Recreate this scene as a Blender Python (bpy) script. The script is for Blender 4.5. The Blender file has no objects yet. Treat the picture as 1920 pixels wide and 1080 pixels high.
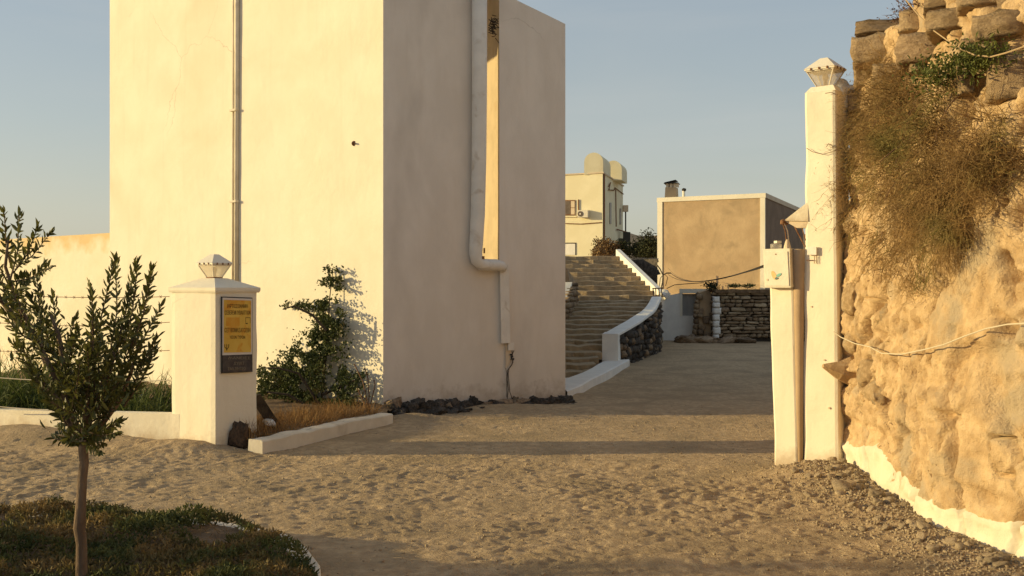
import bpy, math, random
import numpy as np
from mathutils import Vector, Matrix
random.seed(7); RNG = np.random.default_rng(7)
S = bpy.context.scene; COL = S.collection
# ------------------------------------------------------------------ camera, sky, sun, exposure
F = 1900.0; EYE = 1.6
cam = bpy.data.cameras.new('camera'); co = bpy.data.objects.new('camera', cam); COL.objects.link(co)
co.location = (0, 0, EYE); co.rotation_euler = (math.radians(90), 0, 0)
cam.sensor_width = 36; cam.lens = 36 * F / 1920; cam.clip_end = 3000; cam.clip_start = 0.05
S.camera = co
SUN_EL = math.radians(10.5); SUN_TH = math.radians(1)
sd = Vector((-math.cos(SUN_TH) * math.cos(SUN_EL), math.sin(SUN_TH) * math.cos(SUN_EL), math.sin(SUN_EL)))
w = bpy.data.worlds.new("World"); S.world = w; w.use_nodes = True
nt = w.node_tree; bg = nt.nodes['Background']
sky = nt.nodes.new('ShaderNodeTexSky'); sky.sky_type = 'NISHITA'; sky.sun_disc = False
sky.sun_elevation = SUN_EL; sky.sun_rotation = math.atan2(sd.x, sd.y)
sky.altitude = 60; sky.air_density = 1.0; sky.dust_density = 2.0; sky.ozone_density = 1.6
tint = nt.nodes.new('ShaderNodeMixRGB'); tint.inputs[0].default_value = .72
wc = nt.nodes.new('ShaderNodeTexCoord'); sx_ = nt.nodes.new('ShaderNodeSeparateXYZ'); rp = nt.nodes.new('ShaderNodeValToRGB')
nt.links.new(wc.outputs['Generated'], sx_.inputs[0]); nt.links.new(sx_.outputs[2], rp.inputs[0]); nt.links.new(rp.outputs[0], tint.inputs[2])
rp.color_ramp.elements[0].position = 0.0; rp.color_ramp.elements[0].color = (2.95, 2.80, 2.30, 1); rp.color_ramp.elements[1].position = .9; rp.color_ramp.elements[1].color = (1.5, 1.7, 1.95, 1)
for _p, _c in ((.07, (2.80, 2.74, 2.32, 1)), (.15, (2.38, 2.52, 2.40, 1)), (.28, (1.95, 2.22, 2.40, 1))):
    _e = rp.color_ramp.elements.new(_p); _e.color = _c
nt.links.new(sky.outputs[0], tint.inputs[1]); _mp = nt.nodes.new('ShaderNodeMapping'); _mp.inputs['Scale'].default_value = (1.2, 1.2, 7); _mp.inputs['Rotation'].default_value = (0, .12, .4); nt.links.new(wc.outputs['Generated'], _mp.inputs[0])
_nz = nt.nodes.new('ShaderNodeTexNoise'); _nz.inputs['Scale'].default_value = 1.6; _nz.inputs['Detail'].default_value = 7; _nz.inputs['Distortion'].default_value = .5; nt.links.new(_mp.outputs[0], _nz.inputs['Vector'])
_mr = nt.nodes.new('ShaderNodeMapRange'); _mr.inputs[1].default_value = .48; _mr.inputs[2].default_value = .8; _mr.inputs[4].default_value = .32; nt.links.new(_nz.outputs['Fac'], _mr.inputs[0])
_mx = nt.nodes.new('ShaderNodeMixRGB'); _mx.inputs[2].default_value = (3.1, 3.05, 2.85, 1); nt.links.new(_mr.outputs[0], _mx.inputs[0]); nt.links.new(tint.outputs[0], _mx.inputs[1])
nt.links.new(_mx.outputs[0], bg.inputs[0]); bg.inputs[1].default_value = 0.14
sl = bpy.data.lights.new('sun', 'SUN'); so = bpy.data.objects.new('sun', sl); COL.objects.link(so)
sl.energy = 3.85; sl.angle = math.radians(0.55); sl.color = (1.0, 0.775, 0.36)
so.rotation_euler = sd.to_track_quat('Z', 'Y').to_euler(); so.location = (-20, 5, 12)
S.view_settings.view_transform = 'Standard'; S.view_settings.look = 'None'
S.view_settings.exposure = 0.52; S.view_settings.gamma = 1; S.view_settings.use_curve_mapping = False
S.cycles.max_bounces = 6

# ------------------------------------------------------------------ noise helpers
_perm = RNG.permutation(4096)
def _h(ix, iy, iz, s):
    return _perm[(_perm[(_perm[(ix + s * 131) & 4095] + iy) & 4095] + iz) & 4095]
def noise3(x, y, z, s=0):
    x = np.asarray(x, float); y = np.asarray(y, float); z = np.asarray(z, float) + np.zeros_like(x)
    xi = np.floor(x).astype(int); yi = np.floor(y).astype(int); zi = np.floor(z).astype(int)
    xf = x - xi; yf = y - yi; zf = z - zi
    u = xf * xf * (3 - 2 * xf); v = yf * yf * (3 - 2 * yf); q = zf * zf * (3 - 2 * zf)
    r = 0
    for a in (0, 1):
        for b in (0, 1):
            for c in (0, 1):
                wgt = (u if a else 1 - u) * (v if b else 1 - v) * (q if c else 1 - q)
                r = r + wgt * (_h(xi + a, yi + b, zi + c, s) / 2047.5 - 1)
    return r
def noise2(x, y, s=0):
    x = np.asarray(x, float); y = np.asarray(y, float) + np.zeros_like(x)
    xi = np.floor(x).astype(int); yi = np.floor(y).astype(int); xf = x - xi; yf = y - yi
    u = xf * xf * (3 - 2 * xf); v = yf * yf * (3 - 2 * yf); r = 0
    for a in (0, 1):
        for b in (0, 1):
            wgt = (u if a else 1 - u) * (v if b else 1 - v)
            r = r + wgt * (_h(xi + a, yi + b, 0 * xi, s) / 2047.5 - 1)
    return r
def facets(x, y, s=0, tilt=.8):
    """broken-up surface: every cell is a small tilted flat with its own height (about -1..1)"""
    x = np.asarray(x, float); y = np.asarray(y, float) + np.zeros_like(x); xi = np.floor(x).astype(int); yi = np.floor(y).astype(int)
    best = np.full(x.shape, 9.0); val = np.zeros(x.shape)
    for a in (-1, 0, 1):
        for b in (-1, 0, 1):
            cx, cy = xi + a, yi + b; h0 = _h(cx, cy, 0 * cx, s) / 4095; h1 = _h(cx, cy, 0 * cx + 1, s) / 4095; h2 = _h(cx, cy, 0 * cx + 2, s) / 4095; h3 = _h(cx, cy, 0 * cx + 3, s) / 4095
            dx, dy = x - cx - h0, y - cy - h1; d = dx * dx + dy * dy; v = (h2 - .5) * 2 + tilt * (dx * (h3 - .5) * 2 + dy * (((h2 * 7) % 1) - .5) * 2)
            m = d < best; best = np.where(m, d, best); val = np.where(m, v, val)
    return val
def sstep(a, b, x):
    t = np.clip((np.asarray(x, float) - a) / (b - a), 0, 1); return t * t * (3 - 2 * t)

def ray(px, py, d):
    return Vector(((px - 960) / F * d, d, EYE - (py - 540) / F * d))
def gnd(px, py, z=0.0):
    d = (EYE - z) * F / (py - 540); return Vector(((px - 960) / F * d, d, z))

# ------------------------------------------------------------------ materials
def srgb(r, g, b):
    f = lambda c: (c / 255 / 12.92) if c / 255 <= .04045 else ((c / 255 + .055) / 1.055) ** 2.4
    return (f(r), f(g), f(b))
MATS = {}
def mat(name, c1, c2=None, scale=3.0, rough=0.9, bump=0.0, bscale=40.0, c3=None, s3=1.0, stretch=(1, 1, 1), trans=0.0, lo=.4, hi=.62, spec=.25, t3=(.55, .7), rnd=0.0, bdist=0.02):
    m = bpy.data.materials.new(name); m.use_nodes = True; N = m.node_tree.nodes; L = m.node_tree.links
    b = N['Principled BSDF']; b.inputs['Roughness'].default_value = rough; b.inputs['Specular IOR Level'].default_value = spec
    tc = N.new('ShaderNodeTexCoord'); mp = N.new('ShaderNodeMapping'); mp.inputs['Scale'].default_value = stretch
    L.new(tc.outputs['Object'], mp.inputs[0])
    out = None
    if c2:
        n = N.new('ShaderNodeTexNoise'); n.inputs['Scale'].default_value = scale; n.inputs['Detail'].default_value = 8; n.inputs['Roughness'].default_value = .6
        L.new(mp.outputs[0], n.inputs['Vector'])
        r = N.new('ShaderNodeValToRGB'); r.color_ramp.elements[0].position = lo; r.color_ramp.elements[1].position = hi
        r.color_ramp.elements[0].color = (*c1, 1); r.color_ramp.elements[1].color = (*c2, 1)
        L.new(n.outputs['Fac'], r.inputs[0]); out = r.outputs[0]
        if c3:
            n3 = N.new('ShaderNodeTexNoise'); n3.inputs['Scale'].default_value = s3; n3.inputs['Detail'].default_value = 6; n3.inputs['Distortion'].default_value = .6
            L.new(mp.outputs[0], n3.inputs['Vector'])
            r3 = N.new('ShaderNodeMapRange'); r3.inputs[1].default_value = t3[0]; r3.inputs[2].default_value = t3[1]
            L.new(n3.outputs['Fac'], r3.inputs[0])
            mx = N.new('ShaderNodeMixRGB'); mx.inputs[2].default_value = (*c3, 1)
            L.new(r3.outputs[0], mx.inputs[0]); L.new(out, mx.inputs[1]); out = mx.outputs[0]
    if rnd:
        oi = N.new('ShaderNodeObjectInfo'); hs = N.new('ShaderNodeHueSaturation')
        mr = N.new('ShaderNodeMapRange'); mr.inputs[3].default_value = 1 - rnd; mr.inputs[4].default_value = 1 + rnd
        L.new(oi.outputs['Random'], mr.inputs[0]); L.new(mr.outputs[0], hs.inputs['Value'])
        if out: L.new(out, hs.inputs['Color'])
        else: hs.inputs['Color'].default_value = (*c1, 1)
        out = hs.outputs[0]
    if out: L.new(out, b.inputs['Base Color'])
    else: b.inputs['Base Color'].default_value = (*c1, 1)
    if bump:
        nb = N.new('ShaderNodeTexNoise'); nb.inputs['Scale'].default_value = bscale; nb.inputs['Detail'].default_value = 9; nb.inputs['Roughness'].default_value = .65
        L.new(mp.outputs[0], nb.inputs['Vector'])
        bp = N.new('ShaderNodeBump'); bp.inputs['Strength'].default_value = bump; bp.inputs['Distance'].default_value = bdist
        L.new(nb.outputs['Fac'], bp.inputs['Height']); L.new(bp.outputs[0], b.inputs['Normal'])
    if trans:
        t = N.new('ShaderNodeBsdfTranslucent'); ms = N.new('ShaderNodeMixShader'); ms.inputs[0].default_value = trans
        if out: L.new(out, t.inputs['Color'])
        else: t.inputs['Color'].default_value = (*c1, 1)
        L.new(b.outputs[0], ms.inputs[1]); L.new(t.outputs[0], ms.inputs[2]); L.new(ms.outputs[0], N['Material Output'].inputs[0])
    MATS[name] = m; return m

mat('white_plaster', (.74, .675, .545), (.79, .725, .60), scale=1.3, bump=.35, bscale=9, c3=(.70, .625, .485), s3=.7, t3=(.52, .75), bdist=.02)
mat('shade_plaster', (.675, .605, .53), (.735, .665, .59), scale=1.6, bump=.35, bscale=8, c3=(.52, .46, .40), s3=.5, t3=(.5, .72), stretch=(1.4, 1.4, .7))  # darker copy of the white plaster, shade of the unlit faces put into it
mat('stained_plaster', (.72, .65, .51), (.79, .725, .60), scale=.9, bump=.4, bscale=9, c3=(.70, .50, .25), s3=.55, t3=(.54, .75))
mat('cream_wall', (.74, .67, .46), (.80, .73, .52), scale=.8, bump=.2, bscale=4, c3=(.62, .54, .36), s3=.5, t3=(.55, .75))
mat('white_paint', (.70, .63, .52), (.62, .55, .44), scale=4, bump=.3, bscale=20, c3=(.45, .38, .29), s3=2.5, t3=(.60, .78))
mat('cap_paint', (.72, .69, .64), (.79, .76, .70), scale=4, bump=.3, bscale=15)
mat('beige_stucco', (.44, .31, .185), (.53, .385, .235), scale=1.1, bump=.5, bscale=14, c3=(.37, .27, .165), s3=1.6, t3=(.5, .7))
mat('shaded_stucco', (.20, .135, .09), (.25, .17, .115), scale=2, bump=.3)  # beige stucco again, with the side wall's shade put into the colour
mat('metal_white', (.72, .66, .55), (.66, .59, .48), scale=6, rough=.5, bump=.1, spec=.4)
mat('pipe_paint', (.68, .64, .585), (.74, .70, .64), scale=5, rough=.6, bump=.25, bscale=12, c3=(.50, .42, .34), s3=4, t3=(.6, .75))
mat('rust', (.16, .07, .03), (.28, .15, .08), scale=25, rough=.9, bump=.4)
mat('dark_metal', (.04, .035, .03), rough=.6)
mat('cable_black', (.025, .022, .02), rough=.7)
mat('rope', (.55, .48, .36), rough=.9)
mat('sand', (.405, .29, .172), (.545, .40, .242), scale=11, rough=1.0, bump=1.0, bscale=34, c3=(.34, .25, .15), s3=1.4, t3=(.45, .68), bdist=.035)
mat('cliff_earth', (.45, .305, .165), (.62, .445, .26), scale=7, rough=1.0, bump=.8, bscale=48, c3=(.43, .335, .225), s3=2.1, t3=(.56, .68), bdist=.028)
mat('hill_earth', (.40, .27, .15), (.50, .34, .19), scale=.05, rough=1.0)
mat('soil', (.14, .09, .05), (.23, .155, .09), scale=8, bump=.8, bscale=40)
mat('rock_dark', (.05, .042, .036), (.12, .10, .082), scale=9, bump=.8, bscale=30, rnd=.3)
mat('rock_brown', (.21, .145, .09), (.34, .245, .16), scale=7, bump=.8, bscale=25, rnd=.28)
mat('rock_rusty', (.08, .052, .035), (.16, .10, .06), scale=9, bump=.9, bscale=30)
mat('rock_tan', (.28, .20, .125), (.40, .29, .18), scale=8, bump=.9, bscale=22, rnd=.15)
mat('rock_grey', (.37, .28, .18), (.50, .39, .26), scale=9, bump=.7, bscale=30, rnd=.22)
mat('step_stone', (.32, .24, .15), (.44, .335, .21), scale=5, bump=.9, bscale=18, c3=(.30, .225, .145), s3=5, t3=(.54, .72), rnd=.10)
mat('leaf_tree', (.065, .072, .018), (.15, .145, .038), scale=9, rough=.45, trans=.3, spec=.4, rnd=.25)
mat('leaf_bush', (.035, .050, .016), (.085, .10, .03), scale=5, rough=.6, trans=.2, c3=(.13, .10, .04), s3=3, t3=(.58, .68))
mat('leaf_blade', (.07, .10, .025), (.13, .15, .045), scale=4, rough=.6, trans=.3)
mat('leaf_dark', (.025, .032, .015), (.05, .055, .022), scale=.8, rough=.8)
mat('leaf_cover', (.05, .065, .02), (.13, .135, .04), scale=5, rough=.7, trans=.2, c3=(.22, .15, .06), s3=2.2, t3=(.47, .62))
mat('leaf_green', (.075, .095, .022), (.14, .15, .04), scale=6, rough=.6, trans=.25)
mat('dry_grass', (.24, .13, .05), (.36, .22, .09), scale=6, rough=.9, trans=.2)
mat('dry_bush', (.18, .11, .042), (.45, .29, .125), scale=3, rough=.9, trans=.15, lo=.35, hi=.65, c3=(.21, .18, .06), s3=2.2, t3=(.5, .66))
mat('dry_tawny', (.16, .10, .05), (.26, .17, .08), scale=1, rough=.9)
mat('bark', (.13, .085, .055), (.22, .155, .105), scale=14, bump=.8, bscale=40, stretch=(1, 1, .3))
mat('wood_dark', (.045, .032, .022), (.08, .06, .04), scale=10, bump=.5)
mat('shutter', (.30, .29, .275), (.36, .345, .32), scale=4, stretch=(1, 1, .2), bump=.2)
mat('window_dark', (.10, .07, .05), (.16, .12, .09), scale=3, rough=.35, spec=.5)
mat('poster_yellow', (.62, .40, .07), (.70, .48, .10), scale=4, rough=.7, c3=(.60, .27, .03), s3=5, t3=(.5, .62))
mat('poster_white', (.62, .57, .52), rough=.8)
mat('poster_dark', (.055, .045, .045), (.095, .08, .07), scale=14, rough=.7)
mat('ink', (.10, .065, .02), rough=.8)
mat('ink_pale', (.24, .20, .14), rough=.8)
mat('orange_mark', (.80, .42, .17), (.85, .52, .25), scale=20, rough=.7)
mat('teal_mark', (.22, .48, .42), rough=.7)
mat('slate_mark', (.13, .20, .19), rough=.7)
mat('tan_pipe', (.36, .255, .16), (.42, .30, .19), scale=3, bump=.2)
mat('tan_paint', (.60, .48, .34), (.66, .54, .40), scale=3, bump=.2)
mat('ochre_paint', (.42, .34, .23), (.50, .40, .27), scale=2, bump=.2, c3=(.42, .32, .2), s3=3, t3=(.6, .75))
mat('band_paint', (.60, .53, .41), (.68, .61, .48), scale=3, bump=.5, bscale=22, c3=(.50, .40, .26), s3=3.2, t3=(.56, .72))
mat('print_orange', (.60, .28, .03), (.62, .34, .05), scale=10, rough=.7)
mat('orange_paint', (.30, .12, .06), rough=.8)
mat('twig', (.16, .09, .055), rough=.9)
mat('twig_pale', (.40, .29, .17), rough=.9)
m = bpy.data.materials.new('glass_frosted'); m.use_nodes = True
b = m.node_tree.nodes['Principled BSDF']; b.inputs['Base Color'].default_value = (.80, .74, .64, 1); b.inputs['Roughness'].default_value = .3
_t = m.node_tree.nodes.new('ShaderNodeBsdfTransparent'); _l = m.node_tree.nodes.new('ShaderNodeBsdfTranslucent'); _l.inputs[0].default_value = (.85, .78, .66, 1)
_m1 = m.node_tree.nodes.new('ShaderNodeMixShader'); _m2 = m.node_tree.nodes.new('ShaderNodeMixShader'); _m1.inputs[0].default_value = .55; _m2.inputs[0].default_value = .66
m.node_tree.links.new(b.outputs[0], _m1.inputs[1]); m.node_tree.links.new(_l.outputs[0], _m1.inputs[2]); m.node_tree.links.new(_m1.outputs[0], _m2.inputs[1]); m.node_tree.links.new(_t.outputs[0], _m2.inputs[2])
m.node_tree.links.new(_m2.outputs[0], m.node_tree.nodes['Material Output'].inputs[0]); MATS['glass_frosted'] = m
# ochre stains hang down from the top edge of the lower wall
def stain_top(name, ztop, depth, col):
    m = MATS[name]; N = m.node_tree.nodes; L = m.node_tree.links; b = N['Principled BSDF']; src = b.inputs['Base Color'].links[0].from_socket
    tc = N.new('ShaderNodeTexCoord'); sp = N.new('ShaderNodeSeparateXYZ'); L.new(tc.outputs['Object'], sp.inputs[0])
    n = N.new('ShaderNodeTexNoise'); n.inputs['Scale'].default_value = 2.6; n.inputs['Detail'].default_value = 8; L.new(tc.outputs['Object'], n.inputs['Vector'])
    mr = N.new('ShaderNodeMapRange'); mr.inputs[1].default_value = ztop - depth; mr.inputs[2].default_value = ztop; mr.inputs[3].default_value = -.35; mr.inputs[4].default_value = .35; L.new(sp.outputs[2], mr.inputs[0])
    ad = N.new('ShaderNodeMath'); ad.operation = 'ADD'; L.new(mr.outputs[0], ad.inputs[0]); L.new(n.outputs['Fac'], ad.inputs[1])
    m2 = N.new('ShaderNodeMapRange'); m2.inputs[1].default_value = .48; m2.inputs[2].default_value = .75; L.new(ad.outputs[0], m2.inputs[0])
    mx = N.new('ShaderNodeMixRGB'); mx.inputs[2].default_value = (*col, 1); L.new(m2.outputs[0], mx.inputs[0]); L.new(src, mx.inputs[1]); L.new(mx.outputs[0], b.inputs['Base Color'])
def stain_base(name, h, col):
    m = MATS[name]; N = m.node_tree.nodes; L = m.node_tree.links; b = N['Principled BSDF']; src = b.inputs['Base Color'].links[0].from_socket
    tc = N.new('ShaderNodeTexCoord'); sp = N.new('ShaderNodeSeparateXYZ'); L.new(tc.outputs['Object'], sp.inputs[0])
    n = N.new('ShaderNodeTexNoise'); n.inputs['Scale'].default_value = 4.5; n.inputs['Detail'].default_value = 9; n.inputs['Roughness'].default_value = .7; L.new(tc.outputs['Object'], n.inputs['Vector'])
    mr = N.new('ShaderNodeMapRange'); mr.inputs[1].default_value = 0; mr.inputs[2].default_value = h; mr.inputs[3].default_value = .28; mr.inputs[4].default_value = -.4; L.new(sp.outputs[2], mr.inputs[0])
    ad = N.new('ShaderNodeMath'); ad.operation = 'ADD'; L.new(mr.outputs[0], ad.inputs[0]); L.new(n.outputs['Fac'], ad.inputs[1])
    m2 = N.new('ShaderNodeMapRange'); m2.inputs[1].default_value = .50; m2.inputs[2].default_value = .85; m2.inputs[4].default_value = .75; L.new(ad.outputs[0], m2.inputs[0])
    mx = N.new('ShaderNodeMixRGB'); mx.inputs[2].default_value = (*col, 1); L.new(m2.outputs[0], mx.inputs[0]); L.new(src, mx.inputs[1]); out = mx.outputs[0]
    # hairline cracks and faint rain streaks
    v = N.new('ShaderNodeTexVoronoi'); v.feature = 'DISTANCE_TO_EDGE'; v.inputs['Scale'].default_value = .55; w_ = N.new('ShaderNodeTexNoise'); w_.inputs['Scale'].default_value = 2.2; w_.inputs['Detail'].default_value = 8
    ma = N.new('ShaderNodeMixRGB'); ma.inputs[0].default_value = .35; L.new(tc.outputs['Object'], w_.inputs['Vector']); L.new(tc.outputs['Object'], ma.inputs[1]); L.new(w_.outputs['Color'], ma.inputs[2]); L.new(ma.outputs[0], v.inputs['Vector'])
    cr = N.new('ShaderNodeMapRange'); cr.inputs[1].default_value = 0; cr.inputs[2].default_value = .0035; cr.inputs[3].default_value = .35; cr.inputs[4].default_value = 0; L.new(v.outputs['Distance'], cr.inputs[0])
    gt = N.new('ShaderNodeTexNoise'); gt.inputs['Scale'].default_value = .6; L.new(tc.outputs['Object'], gt.inputs['Vector']); g2 = N.new('ShaderNodeMapRange'); g2.inputs[1].default_value = .52; g2.inputs[2].default_value = .62; L.new(gt.outputs['Fac'], g2.inputs[0])
    mu = N.new('ShaderNodeMath'); mu.operation = 'MULTIPLY'; L.new(cr.outputs[0], mu.inputs[0]); L.new(g2.outputs[0], mu.inputs[1])
    m3 = N.new('ShaderNodeMixRGB'); m3.inputs[2].default_value = (.22, .16, .11, 1); L.new(mu.outputs[0], m3.inputs[0]); L.new(out, m3.inputs[1])
    st = N.new('ShaderNodeTexNoise'); st.inputs['Scale'].default_value = 2.5; st.inputs['Detail'].default_value = 6; mp = N.new('ShaderNodeMapping'); mp.inputs['Scale'].default_value = (3, 3, .22); L.new(tc.outputs['Object'], mp.inputs[0]); L.new(mp.outputs[0], st.inputs['Vector'])
    s2 = N.new('ShaderNodeMapRange'); s2.inputs[1].default_value = .56; s2.inputs[2].default_value = .78; s2.inputs[4].default_value = .14; L.new(st.outputs['Fac'], s2.inputs[0])
    m4 = N.new('ShaderNodeMixRGB'); m4.inputs[2].default_value = (.50, .40, .29, 1); L.new(s2.outputs[0], m4.inputs[0]); L.new(m3.outputs[0], m4.inputs[1]); L.new(m4.outputs[0], b.inputs['Base Color'])
# dark specks of root and grit, with the shade of pits put into colour
_m = MATS['cliff_earth']; _N = _m.node_tree.nodes; _L = _m.node_tree.links; _b = _N['Principled BSDF']; _src = _b.inputs['Base Color'].links[0].from_socket
_tc = _N.new('ShaderNodeTexCoord'); _n1 = _N.new('ShaderNodeTexNoise'); _n1.inputs['Scale'].default_value = 17; _n1.inputs['Detail'].default_value = 5; _n1.inputs['Distortion'].default_value = 1.4; _L.new(_tc.outputs['Object'], _n1.inputs['Vector'])
_n2 = _N.new('ShaderNodeTexNoise'); _n2.inputs['Scale'].default_value = 2.0; _n2.inputs['Detail'].default_value = 3; _L.new(_tc.outputs['Object'], _n2.inputs['Vector'])
_r1 = _N.new('ShaderNodeMapRange'); _r1.inputs[1].default_value = .64; _r1.inputs[2].default_value = .70; _L.new(_n1.outputs['Fac'], _r1.inputs[0])
_r2 = _N.new('ShaderNodeMapRange'); _r2.inputs[1].default_value = .48; _r2.inputs[2].default_value = .62; _r2.inputs[4].default_value = .8; _L.new(_n2.outputs['Fac'], _r2.inputs[0])
_mu = _N.new('ShaderNodeMath'); _mu.operation = 'MULTIPLY'; _L.new(_r1.outputs[0], _mu.inputs[0]); _L.new(_r2.outputs[0], _mu.inputs[1])
_mx2 = _N.new('ShaderNodeMixRGB'); _mx2.inputs[2].default_value = (.17, .10, .05, 1); _L.new(_mu.outputs[0], _mx2.inputs[0]); _L.new(_src, _mx2.inputs[1]); _L.new(_mx2.outputs[0], _b.inputs['Base Color'])
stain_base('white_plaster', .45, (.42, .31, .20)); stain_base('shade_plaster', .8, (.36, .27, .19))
stain_top('stained_plaster', 2.55, .6, (.66, .49, .27))

# ------------------------------------------------------------------ object helpers
def link(name, me, m=None, parent=None):
    if m: me.materials.append(MATS[m])
    o = bpy.data.objects.new(name, me); COL.objects.link(o)
    if parent: o.parent = parent
    return o
def tag(o, label=None, cat=None, group=None, kind=None):
    if label: o['label'] = label
    if cat: o['category'] = cat
    if group: o['group'] = group
    if kind: o['kind'] = kind
    return o
def thing(name, label, cat, loc=(0, 0, 0), group=None):
    o = bpy.data.objects.new(name, None); COL.objects.link(o); o.location = loc; o.empty_display_size = .1
    return tag(o, label, cat, group)
class MB:
    def __init__(s, off=(0, 0, 0)): s.v = []; s.f = []; s.off = Vector(off)
    def add(s, vs, fs):
        n = len(s.v); s.v += [tuple(Vector(p) - s.off) for p in vs]; s.f += [tuple(i + n for i in f) for f in fs]; return s
    def quad(s, a, b, c, d): return s.add([a, b, c, d], [(0, 1, 2, 3)])
    def box(s, c, size, rz=0, ux=None):
        hx, hy, hz = size[0] / 2, size[1] / 2, size[2] / 2; c = Vector(c)
        R = Matrix.Rotation(rz, 3, 'Z')
        vs = [c + R @ Vector((x * hx, y * hy, z * hz)) for z in (-1, 1) for y in (-1, 1) for x in (-1, 1)]
        return s.add(vs, [(0, 2, 3, 1), (4, 5, 7, 6), (0, 1, 5, 4), (2, 6, 7, 3), (0, 4, 6, 2), (1, 3, 7, 5)])
    def hexa(s, bot, top):
        n = len(bot); vs = list(bot) + list(top)
        fs = [tuple(range(n - 1, -1, -1)), tuple(range(n, 2 * n))] + [(i, (i + 1) % n, n + (i + 1) % n, n + i) for i in range(n)]
        return s.add(vs, fs)
    def prism(s, plan, z0, z1):
        zt = z1 if hasattr(z1, '__len__') else [z1] * len(plan)
        return s.hexa([(p[0], p[1], z0) for p in plan], [(p[0], p[1], z) for p, z in zip(plan, zt)])
    def tube(s, pts, r, n=6, cap=True):
        pts = [Vector(p) for p in pts]; rs = r if hasattr(r, '__len__') else [r] * len(pts)
        base = len(s.v); up = Vector((0, 0, 1)); prev = None
        for i, p in enumerate(pts):
            t = (pts[min(i + 1, len(pts) - 1)] - pts[max(i - 1, 0)]).normalized()
            if prev is None:
                a = t.cross(up); a = a if a.length > .1 else t.cross(Vector((1, 0, 0)))
            else: a = prev - t * prev.dot(t)
            a.normalize(); prev = a; bb = t.cross(a)
            for k in range(n):
                an = 2 * math.pi * k / n
                s.v.append(tuple(p + (a * math.cos(an) + bb * math.sin(an)) * rs[i] - s.off))
        for i in range(len(pts) - 1):
            for k in range(n):
                s.f.append((base + i * n + k, base + i * n + (k + 1) % n, base + (i + 1) * n + (k + 1) % n, base + (i + 1) * n + k))
        if cap:
            s.f.append(tuple(base + k for k in range(n))[::-1]); s.f.append(tuple(base + (len(pts) - 1) * n + k for k in range(n)))
        return s
    def mesh(s, name='mesh', smooth=False):
        me = bpy.data.meshes.new(name); me.from_pydata(s.v, [], s.f); me.update()
        if smooth: me.polygons.foreach_set('use_smooth', [True] * len(me.polygons))
        return me
    def build(s, name, m, parent=None, smooth=False):
        return link(name, s.mesh(name, smooth), m, parent)
def np_mesh(name, V, Q, smooth=False):
    me = bpy.data.meshes.new(name); V = np.asarray(V, np.float32); Q = np.asarray(Q, np.int32); k = Q.shape[1]
    me.vertices.add(len(V)); me.vertices.foreach_set('co', V.ravel())
    me.loops.add(Q.size); me.loops.foreach_set('vertex_index', Q.ravel())
    me.polygons.add(len(Q)); me.polygons.foreach_set('loop_start', np.arange(0, Q.size, k, dtype=np.int32))
    me.update(calc_edges=True)
    if smooth: me.polygons.foreach_set('use_smooth', np.ones(len(Q), bool))
    return me
def gridq(nu, nv):
    i = np.arange(nu - 1)[:, None] * nv + np.arange(nv - 1)[None, :]
    return np.stack([i, i + nv, i + nv + 1, i + 1], -1).reshape(-1, 4)

def leaves(P, D, L, W, fold=.25):
    """lanceolate leaves, six vertices and four triangles each, at P along D"""
    n = len(P); D = D / (np.linalg.norm(D, axis=1, keepdims=True) + 1e-9)
    R = RNG.normal(size=(n, 3)); X = np.cross(D, R); X /= (np.linalg.norm(X, axis=1, keepdims=True) + 1e-9); N_ = np.cross(X, D)
    L = np.broadcast_to(L, (n,))[:, None]; W = np.broadcast_to(W, (n,))[:, None]
    a = P + D * L * .30; b_ = P + D * L * .66; s1 = N_ * W * fold; dn = N_ * W * fold * .4
    V = np.stack([P, a + X * W * .42 + s1, a - dn, a - X * W * .42 + s1, b_ + X * W * .40 + s1 - N_ * L * .03, b_ - dn - N_ * L * .03, b_ - X * W * .40 + s1 - N_ * L * .03, P + D * L - N_ * L * .10], 1)
    base = np.arange(n)[:, None] * 8
    T = np.concatenate([base + np.array([t]) for t in ([0, 1, 2], [0, 2, 3], [1, 4, 5], [1, 5, 2], [2, 5, 6], [2, 6, 3], [4, 7, 5], [5, 7, 6])], 0)
    return V.reshape(-1, 3), T
def leaf_obj(name, P, D, L, W, m, parent=None):
    V, T = leaves(np.asarray(P, float), np.asarray(D, float), L, W); return link(name, np_mesh(name, V, T), m, parent)
def strands(P0, D0, length, r, grav=.5, seg=6, wig=.15, taper=True):
    """many thin three-sided bent stalks"""
    n = len(P0); P = P0.copy(); D = D0 / np.linalg.norm(D0, axis=1, keepdims=True); ring = []
    step = (np.broadcast_to(length, (n,)) / seg)[:, None]; r = np.broadcast_to(r, (n,))[:, None]
    A = np.cross(D, RNG.normal(size=(n, 3))); A /= np.linalg.norm(A, axis=1, keepdims=True)
    for i in range(seg + 1):
        B = np.cross(D, A); B /= (np.linalg.norm(B, axis=1, keepdims=True) + 1e-9)
        rr = r * (1 - .8 * i / seg) if taper else r
        for k in range(3):
            an = 2.094 * k; ring.append(P + (A * math.cos(an) + B * math.sin(an)) * rr)
        D = D + RNG.normal(size=(n, 3)) * wig; D[:, 2] -= grav / seg; D /= np.linalg.norm(D, axis=1, keepdims=True)
        P = P + D * step
    V = np.stack(ring, 1)
    b = np.arange(n)[:, None] * (3 * (seg + 1)); Q = []
    for i in range(seg):
        for k in range(3):
            Q.append(b + np.array([[i * 3 + k, i * 3 + (k + 1) % 3, (i + 1) * 3 + (k + 1) % 3, (i + 1) * 3 + k]]))
    return V.reshape(-1, 3), np.concatenate(Q, 0)
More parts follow.
